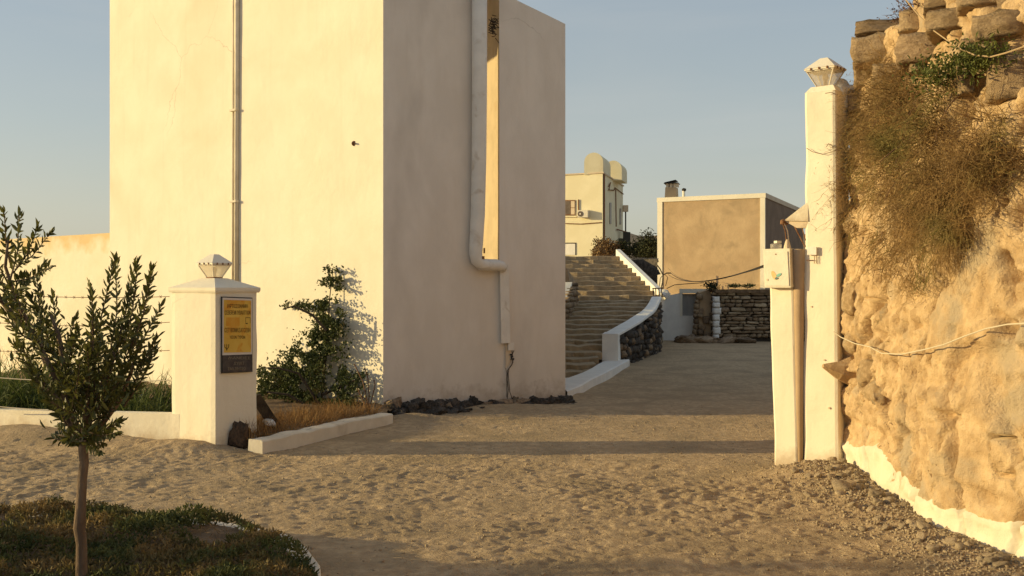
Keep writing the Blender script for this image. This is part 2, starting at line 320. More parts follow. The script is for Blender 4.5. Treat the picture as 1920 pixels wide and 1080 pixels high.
def blades(P0, D0, length, width, grav=.6, seg=4):
    n = len(P0); P = P0.copy(); D = D0 / np.linalg.norm(D0, axis=1, keepdims=True)
    step = (np.broadcast_to(length, (n,)) / seg)[:, None]; wd = np.broadcast_to(width, (n,))[:, None]
    X = np.cross(D, np.array([[0, 0, 1.]]) + RNG.normal(size=(n, 3)) * .5); X /= (np.linalg.norm(X, axis=1, keepdims=True) + 1e-9); ring = []
    for i in range(seg + 1):
        ww = wd * (1 - (i / seg) ** 1.6 * .92)
        ring += [P - X * ww / 2, P + X * ww / 2]
        D = D.copy(); D[:, 2] -= grav / seg * (i + .5) / seg * 2; D /= np.linalg.norm(D, axis=1, keepdims=True); P = P + D * step
    V = np.stack(ring, 1); b = np.arange(n)[:, None] * (2 * (seg + 1))
    Q = np.concatenate([b + np.array([[2 * i, 2 * i + 1, 2 * i + 3, 2 * i + 2]]) for i in range(seg)], 0)
    return V.reshape(-1, 3), Q
def rock_mesh(n=2, rough=.12, boxy=.6, seed=0, name='stone'):
    """unit rough block in [-.5,.5]^3"""
    rg = np.random.default_rng(seed); idx = {}; V = []; Q = []
    def vid(p):
        k = tuple(np.round(p, 4))
        if k not in idx: idx[k] = len(V); V.append(p)
        return idx[k]
    for ax in range(3):
        for sg in (-1, 1):
            for i in range(n):
                for j in range(n):
                    q = []
                    for a, c in ((i, j), (i + 1, j), (i + 1, j + 1), (i, j + 1)):
                        p = np.zeros(3); p[ax] = sg; p[(ax + 1) % 3] = a / n * 2 - 1; p[(ax + 2) % 3] = c / n * 2 - 1; q.append(vid(p))
                    Q.append(q if sg > 0 else q[::-1])
    V = np.array(V); Sp = V / np.linalg.norm(V, axis=1, keepdims=True) * 1.15
    V = V * boxy + Sp * (1 - boxy); V = V * .5
    o = seed * 3.7
    V = V + rg.normal(size=V.shape) * rough * .35 + np.stack([noise3(V[:, 0] * 2.3 + o, V[:, 1] * 2.3, V[:, 2] * 2.3, k + 1) for k in range(3)], 1) * rough * 1.3
    return np_mesh(name, V, Q)
ROCKS = {}
def rock(name, loc, size, m, parent=None, rot=(0, 0, 0), n=2, rough=.1, boxy=.6, var=8, smooth=False):
    k = (n, rough, boxy, m, random.randrange(var), smooth)
    if k not in ROCKS:
        me = rock_mesh(n, rough, boxy, seed=k[4] + n * 17); me.materials.append(MATS[m])
        if smooth: me.polygons.foreach_set('use_smooth', [True] * len(me.polygons))
        ROCKS[k] = me
    o = bpy.data.objects.new(name, ROCKS[k]); COL.objects.link(o); o.location = loc; o.scale = size; o.rotation_euler = rot
    if parent: o.parent = parent
    return o

# ------------------------------------------------------------------ ground
def base_h(x, y):
    x = np.asarray(x, float); y = np.asarray(y, float)
    h = 0.02 * noise2(x * .5, y * .5, 3) * sstep(40, 20, y)
    # heaps of sand along the planter wall and the gatepost
    for (cx, cy, rx, ry, a) in ((-4.0, 10.15, .45, .28, .10), (-3.2, 9.95, .45, .25, .10), (-5.3, 10.85, .6, .35, .13), (-4.8, 10.55, .35, .25, .05),
                                (2.45, 8.55, .5, .3, .07), (2.75, 8.35, .5, .5, .085), (2.6, 7.4, .4, .6, .07), (2.7, 6.3, .35, .7, .05), (3.0, 5.0, .6, 1, .06),
                                (-1.2, 12.4, .4, .25, .08), (.0, 13.4, 1.0, .3, .06), (-3.4, 6.2, 1.6, .9, .03), (1.0, 14.9, .5, .4, .05), (3.4, 30, 2, .5, .05)):
        h = h + a * np.exp(-(((x - cx) / rx) ** 2 + ((y - cy) / ry) ** 2))
    # trodden step along the gate line
    ly = 9.68 - (x + 2.4) * .165
    h = h + .022 * np.exp(-((y - ly) / .07) ** 2) * sstep(-2.6, -2.2, x) * sstep(2.5, 2.1, x) - .018 * sstep(0, .15, y - ly) * sstep(14, 11, y) * sstep(-2.8, -2.2, x) * sstep(3, 2.4, x)
    # terrace and hill behind the walls
    hill = 0.95 * sstep(31.5, 32.5, y) * sstep(3.0, 4.5, x) + np.clip((y - 31) * .031, 0, 40) + 1.3 * sstep(30.5, 31.5, y) * sstep(3.2, 1.0, x) * 0
    h = h + np.where(y > 31, hill, 0)
    return h
def ground_h(x, y):
    x = np.asarray(x, float); y = np.asarray(y, float)
    wx = x + .05 * noise2(x * 5, y * 5, 11); wy = y + .05 * noise2(x * 5 + 9, y * 5, 12)
    near = sstep(10.3, 8.8, y + (x + 2.4) * .165); amp = .42 + .58 * near
    amp = amp * (1 - .75 * sstep(13.2, 16, y)) * (.7 + .3 * noise2(x * .8, y * .8, 31))
    a = 1 - np.abs(noise2(wx * 11, wy * 15, 13)); b_ = noise2(wx * 17, wy * 21, 14); c = 1 - np.abs(noise2(wx * 25, wy * 26, 15))
    big = noise2(wx * 2.3, wy * 2.8, 16)
    fc = facets(wx * 9 + .5 * noise2(x * 9, y * 9, 17), wy * 13 + .5 * noise2(x * 8, y * 8, 18), 19, 1.3)
    h = (.006 * (a ** 3 - .5) + .007 * b_ + .010 * (c - .5) + .0075 * fc) * (1.10 + .35 * noise2(x * 1.6, y * 1.6, 32)) + .006 * big
    r = sstep(33, 28, y)
    return base_h(x, y) + h * amp * r
def axis(*segs):
    out = []
    for a, b_, st in segs: out += list(np.arange(a, b_, st))
    return np.array(out + [segs[-1][1]])
gx = axis((-400, -60, 40), (-60, -12, 6), (-12, -6, .25), (-6, 3.6, .019), (3.6, 12, .12), (12, 60, 4), (60, 400, 40))
gy = axis((-60, 0, 6), (0, 4.8, .3), (4.8, 10.5, .019), (10.5, 14.5, .03), (14.5, 32, .09), (32, 36, .4), (36, 100, 4), (100, 600, 50))
GX, GY = np.meshgrid(gx, gy, indexing='ij')
GZ = np.array([ground_h(GX[i], GY[i]) for i in range(len(gx))])
GZ = np.where(GY > 100, 3.2 + (GY - 100) * .0, GZ)
g = link('ground', np_mesh('ground', np.stack([GX, GY, GZ], -1).reshape(-1, 3), gridq(len(gx), len(gy)), True), 'sand'); tag(g, kind='structure')
def gh(x, y): return float(ground_h(np.array([x]), np.array([y]))[0])

# far hill seen between the houses
hx = np.linspace(20, 110, 60); hy = np.linspace(230, 320, 30); HX, HY = np.meshgrid(hx, hy, indexing='ij')
HZ = 2 + 13.2 * sstep(230, 262, HY) + 1.2 * noise2(HX * .15, HY * .1, 5) + 1.5 * noise2(HX * .05, HY * .05, 6)
tag(link('hill', np_mesh('hill', np.stack([HX, HY, HZ], -1).reshape(-1, 3), gridq(60, 30), False), 'hill_earth'), kind='structure')

# ------------------------------------------------------------------ main white building
C = Vector((-1.64, 12.9)); T = Vector((math.cos(math.radians(30)), math.sin(math.radians(30)))); TN = Vector((T.y, -T.x))
def on_face(px):
    k = (px - 960) / F; t = (k * C.y - C.x) / (T.x - k * T.y); return C + T * t
S1 = on_face(893); S2 = on_face(936); E = on_face(1060)
Ld = Vector((-.79, .62)); Lp = C + Ld * 6.4
def on_left(px):
    k = (px - 960) / F; s = (k * C.y - C.x) / (Ld.x - k * Ld.y); return C + Ld * s
hb = thing('white_house', 'tall windowless white house with sunlit left face, shaded right face and thick downpipe', 'house', (C.x, C.y, 0))
HO = (C.x, C.y, 0)
def subd_wall(name, a, b_, z0, z1, m, parent, off=HO, amp=.006, st=.12, ztop=None):
    """a plastered wall face from a to b with hand-made unevenness"""
    a = Vector(a); b_ = Vector(b_); L = (b_ - a).length; nu = max(2, int(L / st)); nv = max(2, int((z1 - z0) / st))
    u = np.linspace(0, 1, nu); v = np.linspace(0, 1, nv); U, V_ = np.meshgrid(u, v, indexing='ij')
    n = Vector(((b_ - a).y, -(b_ - a).x)).normalized()
    zt = z1 if ztop is None else ztop[0] + (ztop[1] - ztop[0]) * U
    Z = z0 + (zt - z0) * V_; X = a.x + (b_.x - a.x) * U; Y = a.y + (b_.y - a.y) * U
    dd = amp * noise2(U * L * 1.1, Z * .8, 41) + amp * .5 * noise2(U * L * 3, Z * 3, 42); e = np.minimum(U, 1 - U); dd = dd * sstep(0, .04, e)
    P = np.stack([X + n.x * dd - off[0], Y + n.y * dd - off[1], Z - off[2]], -1).reshape(-1, 3)
    return P, gridq(nu, nv)
def join_np(parts):
    V = []; Q = []; n = 0
    for P, q in parts: V.append(P); Q.append(q + n); n += len(P)
    return np.concatenate(V), np.concatenate(Q)
BL, BR = Vector((-6.6, 17.25)), Vector((-.74, 16.8))
ws = [subd_wall('w', Lp, C, -.3, 7.2, 0, 0, st=.1), subd_wall('w', C, S1, -.3, 7.2, 0, 0, st=.1), subd_wall('w', S1, BR, -.3, 7.2, 0, 0, st=.5), subd_wall('w', BR, BL, -.3, 7.2, 0, 0, st=.5), subd_wall('w', BL, Lp, -.3, 7.2, 0, 0, st=.5)]
V, Q = join_np([ws[0]] + ws[3:]); o = link('sunlit_wall', np_mesh('wall', V, Q, True), 'white_plaster', hb)
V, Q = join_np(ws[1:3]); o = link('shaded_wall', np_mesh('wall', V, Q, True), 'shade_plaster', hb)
MB(HO).prism([(p.x, p.y) for p in (Lp, C, S1, BR, BL)], 7.2, 7.3).build('roof', 'white_plaster', hb)
MB(HO).prism([(-6.5, 17.3), (-.76, 16.86), (-.8, 19.3), (-6.4, 19.6)], 6.7, 7.2).build('added_upper_box', 'white_plaster', hb)  # unseen box first added to shade the slot's top, now raised clear
# wing right of the slot
K1, K2 = Vector((-.215, 17.05)), Vector((-.64, 18.7))
zE, zS = 5.32, 5.62
ws = [subd_wall('w', S2, E, -.3, 5.6, 0, 0, ztop=(zS, zE), st=.1), subd_wall('w', K1, S2, -.3, 5.8, 0, 0, st=.4)]
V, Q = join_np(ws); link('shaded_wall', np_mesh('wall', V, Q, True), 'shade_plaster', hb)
ws = [subd_wall('w', K2, K1, -.3, 7.6, 0, 0, st=.1), subd_wall('w', Vector((-.64, 23.4)), K2, -.3, 3.1, 0, 0, st=.5), subd_wall('w', E, Vector((1.05, 23.4)), -.3, 5.2, 0, 0, st=.5, ztop=(zE, 3.1)), subd_wall('w', Vector((1.05, 23.4)), Vector((-.64, 23.4)), -.3, 3.1, 0, 0, st=.5)]
V, Q = join_np(ws); link('rear_wall', np_mesh('wall', V, Q, True), 'ochre_paint', hb)
MB(HO).add([(S2.x, S2.y, zS), (E.x, E.y, zE), (.93, 18.7, 5.2), (K2.x, K2.y, 5.5), (K1.x, K1.y, 5.55)], [(0, 1, 2, 3, 4)]).prism([(-.64, 18.7), (.95, 18.7), (1.05, 23.4), (-.64, 23.4)], 3.05, 3.1).build('wing_roof', 'white_plaster', hb)
# infill wall below the slot, flush with both faces
z_slot = EYE + (540 - 487) / F * 13.65
e = TN * .002
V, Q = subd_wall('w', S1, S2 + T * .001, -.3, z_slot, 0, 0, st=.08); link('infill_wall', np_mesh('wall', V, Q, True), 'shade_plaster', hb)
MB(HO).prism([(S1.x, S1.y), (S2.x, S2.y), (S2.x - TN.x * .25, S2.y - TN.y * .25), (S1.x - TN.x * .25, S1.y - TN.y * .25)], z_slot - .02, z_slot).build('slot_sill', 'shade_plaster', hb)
# downpipe
def fp(px, py, out):
    p = on_face(px); p = p + TN * out; k = (px - 960) / F
    d = p.y; return Vector((k * d, d, EYE - (py - 540) / F * d))
pr = .105
pp = [fp(899, -260, .13), fp(899, 150, .13), fp(898, 300, .13), fp(896, 400, .13), fp(893, 455, .13), fp(892, 475, .13), fp(894, 488, .13), fp(903, 496, .13), fp(915, 497, .13), fp(930, 497, .14), fp(940, 499, .13), fp(946, 504, .12)]
MB(HO).tube(pp, [pr, pr * .98, pr * .95, pr * .92, pr * .88, pr * .85, .085, .082, .08, .078, .07, .06], 14).build('downpipe', 'pipe_paint', hb, True)
a = fp(937, 503, .10); bb = fp(941, 644, .10)
for (x0, x1, y0, y1, yb0, yb1) in ((935, 955, 502, 502, 644, 643),):
    q = [fp(937, 502, .002), fp(954, 502, .002), fp(954, 502, .10), fp(937, 502, .10)]
    q2 = [fp(940, 644, .002), fp(957, 643, .002), fp(957, 643, .10), fp(940, 644, .10)]
    MB(HO).hexa(q2[::-1], q[::-1]).build('pipe_casing', 'pipe_paint', hb)
MB(HO).hexa([fp(948, 690, .002), fp(958, 676, .002), fp(958, 676, .04), fp(948, 690, .04)][::-1], [fp(948, 644, .002), fp(958, 644, .002), fp(958, 644, .04), fp(948, 644, .04)][::-1]).build('lower_pipe_stub', 'tan_paint', hb)
MB(HO).hexa([fp(953, 657, .05), fp(964, 656, .05), fp(964, 656, .08), fp(953, 657, .08)][::-1], [fp(953, 643, .05), fp(964, 642, .05), fp(964, 642, .08), fp(953, 643, .08)][::-1]).build('junction_cover', 'pipe_paint', hb)
cb = MB(HO)
for q, r in (([(960, 657), (961, 668), (957, 675), (963, 672), (960, 684), (952, 694), (951, 712), (953, 730), (951, 748)], .006), ([(964, 657), (958, 670), (962, 680), (955, 690), (953, 700), (954, 715), (956, 735), (962, 752), (967, 757)], .005), ([(948, 690), (950, 700), (950, 720), (950, 745)], .004)):
    cb.tube([fp(a_, b_, .05 + .02 * math.sin(a_)) for a_, b_ in q], r, 5)
for s in range(3): cb.box(fp(958 + s * 2, 665 + s * 4, .05), (.035, .03, .02))
cb.build('loose_wires', 'cable_black', hb)
for (x, y, w_, h_) in ((908, 470, .015, .07), (906, 483, .03, .04), (888, 12, .04, .14)):
    MB(HO).box(fp(x, y, .22 if x > 890 else .05), (w_, .02, h_), math.radians(30)).build('pipe_bracket', 'rust', hb)
nst = MB(HO); rg = random.Random(3)
for i in range(60):
    p = Vector((-.30 + rg.uniform(-.05, .03), 16.9 + rg.uniform(-.1, .1), EYE + (540 - rg.gauss(52, 11)) / F * 17)); 
    nst.tube([p, p + Vector((rg.uniform(-.08, .08), rg.uniform(-.04, .04), rg.uniform(-.09, .05)))], .008, 3)
tag(nst.build('bird_nest', 'wood_dark'), 'dark twiggy nest clinging high inside the slot beside the downpipe', 'nest')
bpy.data.objects['bird_nest'].location = (C.x, C.y, 0)
# thin double conduit on the sunlit face
LN = Vector((-.62, -.79))
def fl(px, py, out):
    p = on_left(px) + LN * out; d = p.y; return Vector(((px - 960) / F * d, d, EYE - (py - 540) / F * d))
MB(HO).tube([fl(445, -300, .05), fl(444, 200, .05), fl(443, 560, .05)], .034, 8).build('conduit', 'white_paint', hb, True)
MB(HO).tube([fl(438, -300, .04), fl(437, 200, .04), fl(436, 560, .04)], .014, 6).build('conduit', 'white_paint', hb, True)
for y in (-100, 207, 378): MB(HO).box(fl(441, y, .05), (.15, .10, .03), math.atan2(Ld.y, Ld.x)).build('pipe_clip', 'white_paint', hb)
hk = MB(HO); hk.tube([fl(664, 269, .0), fl(664, 269, .07)], .012, 6); hk.tube([fl(664, 269, .008), fl(664, 269, .012)], .035, 9)
hk.build('rusty_hook', 'rust', hb)
# foundation stones bared under the shaded face
rg = random.Random(5)
nst = 0
for row in range(4):
    px = 722.0
    while px < 1062:
        wpx = rg.uniform(9, 26) * (1.1 if row == 0 else 1); f = (px - 720) / 340
        out = (.04, .10, .18, .28)[row] * (1.15 - .5 * f) + rg.uniform(-.02, .03)
        p = on_face(min(px + wpx / 2, 1058)) + TN * out; s = wpx / F * p.y * 1.2
        hh = .74 * (rg.uniform(.20, .34) if row == 0 else rg.uniform(.16, .28) if row == 1 else rg.uniform(.10, .2) if row == 2 else rg.uniform(.07, .15)) * (1.05 - .45 * f)
        if rg.random() > (.0, .02, .1, .3)[row]:
            o = rock('foundation_stone', (p.x - C.x, p.y - C.y, hh * .42 - (.05)), (s, rg.uniform(.16, .26), hh), 'rock_dark' if rg.random() < .8 else 'rock_brown', hb, (rg.uniform(-.2, .2), rg.uniform(-.35, .35), math.radians(30) + rg.uniform(-.3, .3)), n=4, rough=.15, boxy=.45); nst += 1
        px += wpx * rg.uniform(.75, 1.0)
# lower wall running on to the left
X2 = on_left(-60)
lw = thing('boundary_wall', 'lower white plaster wall with ochre stained top, left of the tall house', 'wall', (Lp.x, Lp.y, 0))
LO = (Lp.x, Lp.y, 0); off = LN * .0 
V, Q = subd_wall('w', X2 - LN * .02, Lp - LN * .02, -.3, 2.52, 0, 0, off=LO, st=.12); link('wall_face', np_mesh('wall', V, Q, True), 'stained_plaster', lw)
a, b_ = X2 - LN * .03, Lp - LN * .03
MB(LO).prism([(a.x, a.y), (b_.x, b_.y), (b_.x - LN.x * .25, b_.y - LN.y * .25), (a.x - LN.x * .25, a.y - LN.y * .25)], -.3, 2.5).build('wall_core', 'stained_plaster', lw)
# low neighbour house behind, seen only as the shade it throws on the lane
nb = MB().prism([(-8, 25.6), (-3, 25.4), (-2.5, 33), (-8, 33)], 0, 2.15).build('low_house', 'white_plaster'); tag(nb, 'low flat white house hidden behind the tall white house', 'house')

# ------------------------------------------------------------------ lantern
def lantern(loc, rz, label, sc=1.0, tilt=0):
    t = thing('lantern', label, 'lantern', loc, 'lanterns on the two gate pillars'); t.rotation_euler = (tilt, 0, rz); t.scale = (sc, sc, sc)
    q = lambda h, z: [(-h, -h, z), (h, -h, z), (h, h, z), (-h, h, z)]
    MB().hexa(q(.138, .150), q(.138, .164)).hexa(q(.142, .164), q(.034, .262)).build('roof', 'metal_white', t)
    MB().hexa(q(.128, .140), q(.128, .150)).build('eave_rim', 'metal_white', t)
    MB().hexa(q(.060, 0), q(.064, .012)).build('base_plate', 'rust', t)
    for i in range(4):
        M = Matrix.Rotation(i * math.pi / 2, 3, 'Z')
        a, b_ = .058, .118
        v = [M @ Vector(p) for p in ((-a, -a, .013), (a, -a, .013), (b_, -b_, .140), (-b_, -b_, .140))]
        v += [M @ Vector((p[0], p[1], p[2])) for p in ((-a + .003, -a + .003, .013), (a - .003, -a + .003, .013), (b_ - .003, -b_ + .003, .140), (-b_ + .003, -b_ + .003, .140))]
        MB().hexa(v[4:][::-1], v[:4][::-1]).build('glass_pane', 'glass_frosted', t)
        MB().tube([M @ Vector((-.058, -.058, .012)), M @ Vector((-.121, -.121, .142))], .006, 5).build('corner_bar', 'metal_white', t)
        for s in (-.075, .0, .075):
            MB().box(M @ Vector((s, -.141, .156)), (.012, .010, .024), i * math.pi / 2).build('clip', 'rust', t)
    MB().tube([(0, 0, .012), (0, 0, .06)], .018, 8).tube([(0, 0, .06), (0, 0, .085), (0, 0, .11), (0, 0, .125)], [.018, .03, .026, .008], 8).build('bulb', 'tan_paint', t)
    return t

# ------------------------------------------------------------------ left gatepost
PS = math.radians(55); tr = Vector((math.cos(PS), math.sin(PS))); tl = Vector((-math.sin(PS), math.cos(PS)))
NC = Vector((-2.906, 9.93)); sr, sl_ = .535, .70
gp = thing('gatepost', 'white plastered left gatepost carrying a yellow notice', 'gatepost', (NC.x, NC.y, 0)); GO = (NC.x, NC.y, 0)
def plan(o=0.0, zz=0):
    a = NC - tr * o - tl * o; return [a, NC + tr * (sr + o) - tl * o, NC + tr * (sr + o) + tl * (sl_ + o), NC - tr * o + tl * (sl_ + o)]
def rounded_block(name, plan_b, plan_t, z0, z1, m, parent, off, n=10, nz=24, amp=.006, seed=0, smooth=True):
    """four-sided plastered pier with soft uneven corners"""
    ring = []
    def per(pl, k):
        c = sum(pl, Vector((0, 0))) / 4; out = []
        for i in range(4):
            a, b_ = pl[i], pl[(i + 1) % 4]
            for j in range(n):
                t = j / n; p = a.lerp(b_, t); e = min(t, 1 - t) * (b_ - a).length
                p = p + (c - p).normalized() * .012 * max(0, 1 - e / .02)
                out.append(p)
        return out
    A, B = per(plan_b, 0), per(plan_t, 0); V = []; N_ = 4 * n
    cb_ = sum(plan_b, Vector((0, 0))) / 4
    for k in range(nz + 1):
        f = k / nz
        for i in range(N_):
            p = A[i].lerp(B[i], f); z = z0 + (z1 - z0) * f; dirn = (p - cb_).normalized()
            d = amp * float(noise3(np.array([p.x * 5]), np.array([p.y * 5]), np.array([z * 4]), 50 + seed)[0])
            V.append((p.x + dirn.x * d - off[0], p.y + dirn.y * d - off[1], z - off[2]))
    Q = [(k * N_ + i, k * N_ + (i + 1) % N_, (k + 1) * N_ + (i + 1) % N_, (k + 1) * N_ + i) for k in range(nz) for i in range(N_)]
    mb = MB(); mb.v = V; mb.f = Q + [tuple(nz * N_ + i for i in range(N_))]
    return mb.build(name, m, parent, False)
rounded_block('shaft', plan(), plan(), -.2, 1.555, 'white_plaster', gp, GO)
pl = plan(.018); cen = sum(pl, Vector((0, 0))) / 4
mb = MB(GO); mb.hexa([(p.x, p.y, 1.553) for p in plan(.008)], [(p.x, p.y, 1.575) for p in pl]); mb.hexa([(p.x, p.y, 1.575) for p in pl], [(p.x, p.y, 1.603) for p in pl])
ins = [cen.lerp(p, .28) for p in pl]; mb.hexa([(p.x, p.y, 1.603) for p in pl], [(p.x, p.y, 1.70) for p in ins]); mb.build('cap', 'white_plaster', gp)
ap = ray(397, 519, 10.22); lantern((cen.x + .0, cen.y, 1.70), PS, 'white metal lantern on the left gatepost in front of the tall house', .93)
# notice
tn = Vector((tr.y, -tr.x))
def fr(px, py, out=.004):
    k = (px - 960) / F; s = (k * NC.y - NC.x) / (tr.x - k * tr.y); p = NC + tr * s
    z = EYE - (py - 540) / F * p.y; return Vector((p.x + tn.x * out, p.y + tn.y * out, z))
def panel(name, x0, x1, yt0, yt1, yb0, yb1, o0, o1, m, parent, off):
    a = [fr(x0, yb0, o0), fr(x1, yb1, o0), fr(x1, yt1, o0), fr(x0, yt0, o0)]; b_ = [fr(x0, yb0, o1), fr(x1, yb1, o1), fr(x1, yt1, o1), fr(x0, yt0, o1)]
    return MB(off).hexa(a, b_).build(name, m, parent)
no = thing('notice', 'yellow printed notice with dark lower panel, fixed on the left gatepost', 'sign', tuple(fr(441, 698))); NO = tuple(fr(441, 698))
panel('backing_board', 413, 471, 556, 558, 700, 697, .012, .020, 'dark_metal', no, NO)
panel('white_sheet', 414.3, 469.7, 558, 560, 666, 664, .020, .025, 'poster_white', no, NO)
panel('yellow_print', 416.5, 467.5, 562, 563.5, 661, 660, .025, .027, 'poster_yellow', no, NO)
panel('dark_print', 414.5, 470, 666.5, 664.5, 699, 696, .020, .026, 'poster_dark', no, NO)
def text_on(txt, x0, x1, yt, yb, m, out, name='lettering'):
    cu = bpy.data.curves.new(name, 'FONT'); cu.body = txt; cu.extrude = 0.0008; cu.align_x = 'LEFT'; cu.resolution_u = 2
    ob = bpy.data.objects.new(name, cu); COL.objects.link(ob); bpy.context.view_layer.update()
    me = bpy.data.meshes.new_from_object(ob.evaluated_get(bpy.context.evaluated_depsgraph_get())); COL.objects.unlink(ob); bpy.data.objects.remove(ob)
    vs = np.array([v.co[:] for v in me.vertices]); mn, mx = vs.min(0), vs.max(0)
    bl, br, tl_ = fr(x0, yb, out), fr(x1, yb, out), fr(x0, yt, out); ux = br - bl; uy = tl_ - bl; n3 = Vector((tn.x, tn.y, 0))
    for v in me.vertices:
        c = v.co; p = bl + ux * ((c.x - mn[0]) / (mx[0] - mn[0])) + uy * ((c.y - mn[1]) / (mx[1] - mn[1])) + n3 * (c.z + .001); v.co = p - Vector(NO)
    me.materials.clear(); return link(name, me, m, no)
text_on('ΙΗΡΤΙΟΣΟΑΝΜΗ', 423, 461, 570, 577.5, 'ink', .0272)
text_on('ΟΣΒΕΡΕΜΙ ΙΥΒΑΑΤΤΙΟΝ', 418, 466, 582, 590, 'ink', .0272)
text_on('ΟΣΤ ΒΟΙΜΛΣΑΤΟΣΒΗ', 417.5, 466, 614.5, 623, 'ink', .0272)
text_on('ΗΣΟΝ ΤΥΡΩΝ', 428, 456, 629, 635, 'ink', .0272)
panel('pictogram', 420.5, 446, 595, 595, 611, 611, .0272, .0279, 'print_orange', no, NO)
for (a, b_, c, d) in ((457, 466, 595, 596), (457, 461, 605.5, 607.5), (457, 457.6, 596, 606), (465.4, 466, 596, 606)):
    panel('printed_square', a, b_, c, c, d, d, .0272, .0280, 'ink', no, NO)
text_on('Ψ', 417.5, 426, 645, 657, 'ink', .0272, 'emblem')
text_on('Λ\\ΑΝΕΙΕΣ', 424, 466, 668.5, 673.5, 'ink_pale', .0262)
text_on('ΔΥΙΛΤ', 435, 455, 678, 684, 'ink_pale', .0262)
text_on('ΣΑΛ ΜΗΤΡΟ', 424, 457, 688, 694, 'ink_pale', .0262)
rock('stone_block', tuple(fr(443, 828, .05))[:2] + (.09,), (.17, .15, .23), 'rock_rusty', None, (.1, .1, PS), n=6, rough=.20, boxy=.55)
tag(bpy.data.objects['stone_block'], 'dark rust-brown broken block at the foot of the left gatepost', 'stone block')

# planter wall left of the gatepost, with ropes above it
A0 = NC + tl * sl_ * .80; pw = thing('planter_wall', 'low white garden wall between the gatepost and the left edge of the photo', 'wall', (A0.x, A0.y, 0)); PO = (A0.x, A0.y, 0)
B0 = Vector((-6.9, 11.75)); dv = (B0 - A0).normalized(); dn = Vector((dv.y, -dv.x)); dn = dn if dn.y < 0 else -dn
V, Q = subd_wall('w', B0, A0, -.2, .325, 0, 0, off=PO, st=.05, amp=.012, ztop=(.21, .325))
link('wall_face', np_mesh('wall', V, Q, True), 'white_plaster', pw)
bk = -dn * .16
MB(PO).prism([(A0.x - dn.x * .01, A0.y - dn.y * .01), (A0.x + bk.x, A0.y + bk.y), (B0.x + bk.x, B0.y + bk.y), (B0.x - dn.x * .01, B0.y - dn.y * .01)][::-1], -.2, [.207, .207, .322, .322]).build('wall_core', 'white_plaster', pw)
G2 = NC + tl * sl_ * .9
for i, (y0, y1, sag) in enumerate(((556, 548, .03), (604, 600, .05), (657, 655, .03), (713, 703, .04), (775, 757, .03))):
    a = ray(318, y0, 10.45); b_ = ray(-60, y1, 11.1); n = 24
    pts = [a.lerp(b_, j / n) - Vector((0, 0, sag * 4 * (j / n) * (1 - j / n))) for j in range(n + 1)]
    mb = MB().tube(pts, .0055 if i > 2 else .0035, 5)
    if i < 3:
        for j in range(1, n, 1):
            p = pts[j]; mb.tube([p + Vector((-.01, 0, -.016)), p + Vector((.01, 0, .016))], .0025, 3).tube([p + Vector((.012, 0, -.012)), p + Vector((-.012, 0, .014))], .0025, 3)
    o = mb.build('barbed_wire' if i < 3 else 'rope', 'rust' if i < 3 else 'rope')
    tag(o, ('highest rusty barbed wire strung left of the gatepost', 'middle rusty barbed wire strung left of the gatepost', 'lowest rusty barbed wire, just over the pale ropes', 'upper pale rope crossing in front of the garden grass', 'lower pale rope just above the low garden wall')[i], 'wire' if i < 3 else 'rope', 'wires and ropes over the low garden wall')

# kerb right of the gatepost
kb = thing('garden_kerb', 'low whitewashed kerb running from the gatepost to the house corner', 'kerb', (-2.4, 9.9, 0)); KO = (-2.4, 9.9, 0)
kp = [Vector((-2.44, 9.86)), Vector((-2.10, 10.65)), Vector((-1.80, 11.35)), Vector((-1.42, 12.05))]
mbk = MB(KO); n = 30; ring = []
for i in range(n + 1):
    f = i / n * 3; k = min(int(f), 2); p = kp[k].lerp(kp[k + 1], f - k); t = (kp[k + 1] - kp[k]).normalized(); nn = Vector((-t.y, t.x))
    h = .12 - .02 * i / n + .012 * float(noise2(np.array([i * .31]), np.array([2.2]), 7)[0]) + .004 * rg.uniform(-1, 1); j = .014 * float(noise2(np.array([i * .4]), np.array([5.2]), 8)[0])
    ring.append([(p.x + j, p.y, -.15), (p.x + j, p.y, h - .015), (p.x + j + nn.x * .015, p.y + nn.y * .015, h), (p.x + nn.x * .15, p.y + nn.y * .15, h + .004), (p.x + nn.x * .17, p.y + nn.y * .17, -.15)])
for i in range(n):
    mbk.add(ring[i] + ring[i + 1], [(k, 5 + k, 6 + k, k + 1) for k in range(4)])
mbk.add(ring[0], [(0, 1, 2, 3, 4)]); mbk.add(ring[-1], [(4, 3, 2, 1, 0)]); mbk.build('kerb_stone', 'white_paint', kb)
# garden soil beds behind
so_ = MB(); ns = 24
gxs = np.linspace(-9, -1.5, 60); gys = np.linspace(9.9, 18, 60); BX, BY = np.meshgrid(gxs, gys, indexing='ij')
lim = np.where(BX < -3.34, 10.32 - (BX + 3.34) * .44, np.maximum(10.3, 9.95 + (BX + 2.45) * 2.15))
BYc = lim + .1 + (BY - 9.9) / 8.1 * np.maximum(.05, 12.95 + (-1.64 - BX) * .785 - lim - .0)
BZ = .10 + .03 * noise2(BX * 4, BYc * 4, 8)
bed = link('garden_bed', np_mesh('bed', np.stack([BX, BYc, BZ], -1).reshape(-1, 3), gridq(60, 60), True), 'soil'); tag(bed, kind='structure')
pk = MB(); a, b_ = ray(478, 742, 10.6), ray(520, 806, 10.75); a.z = max(a.z, .2)
dd = (b_ - a).normalized(); sx = Vector((.05, .02, .02)); sy = dd.cross(sx).normalized() * .02
pk.hexa([a - sx - sy, a + sx - sy, a + sx + sy, a - sx + sy], [b_ - sx - sy, b_ + sx - sy, b_ + sx + sy, b_ - sx + sy]).build('plank', 'wood_dark')
tag(bpy.data.objects['plank'], 'dark weathered plank leaning behind the left gatepost', 'plank')

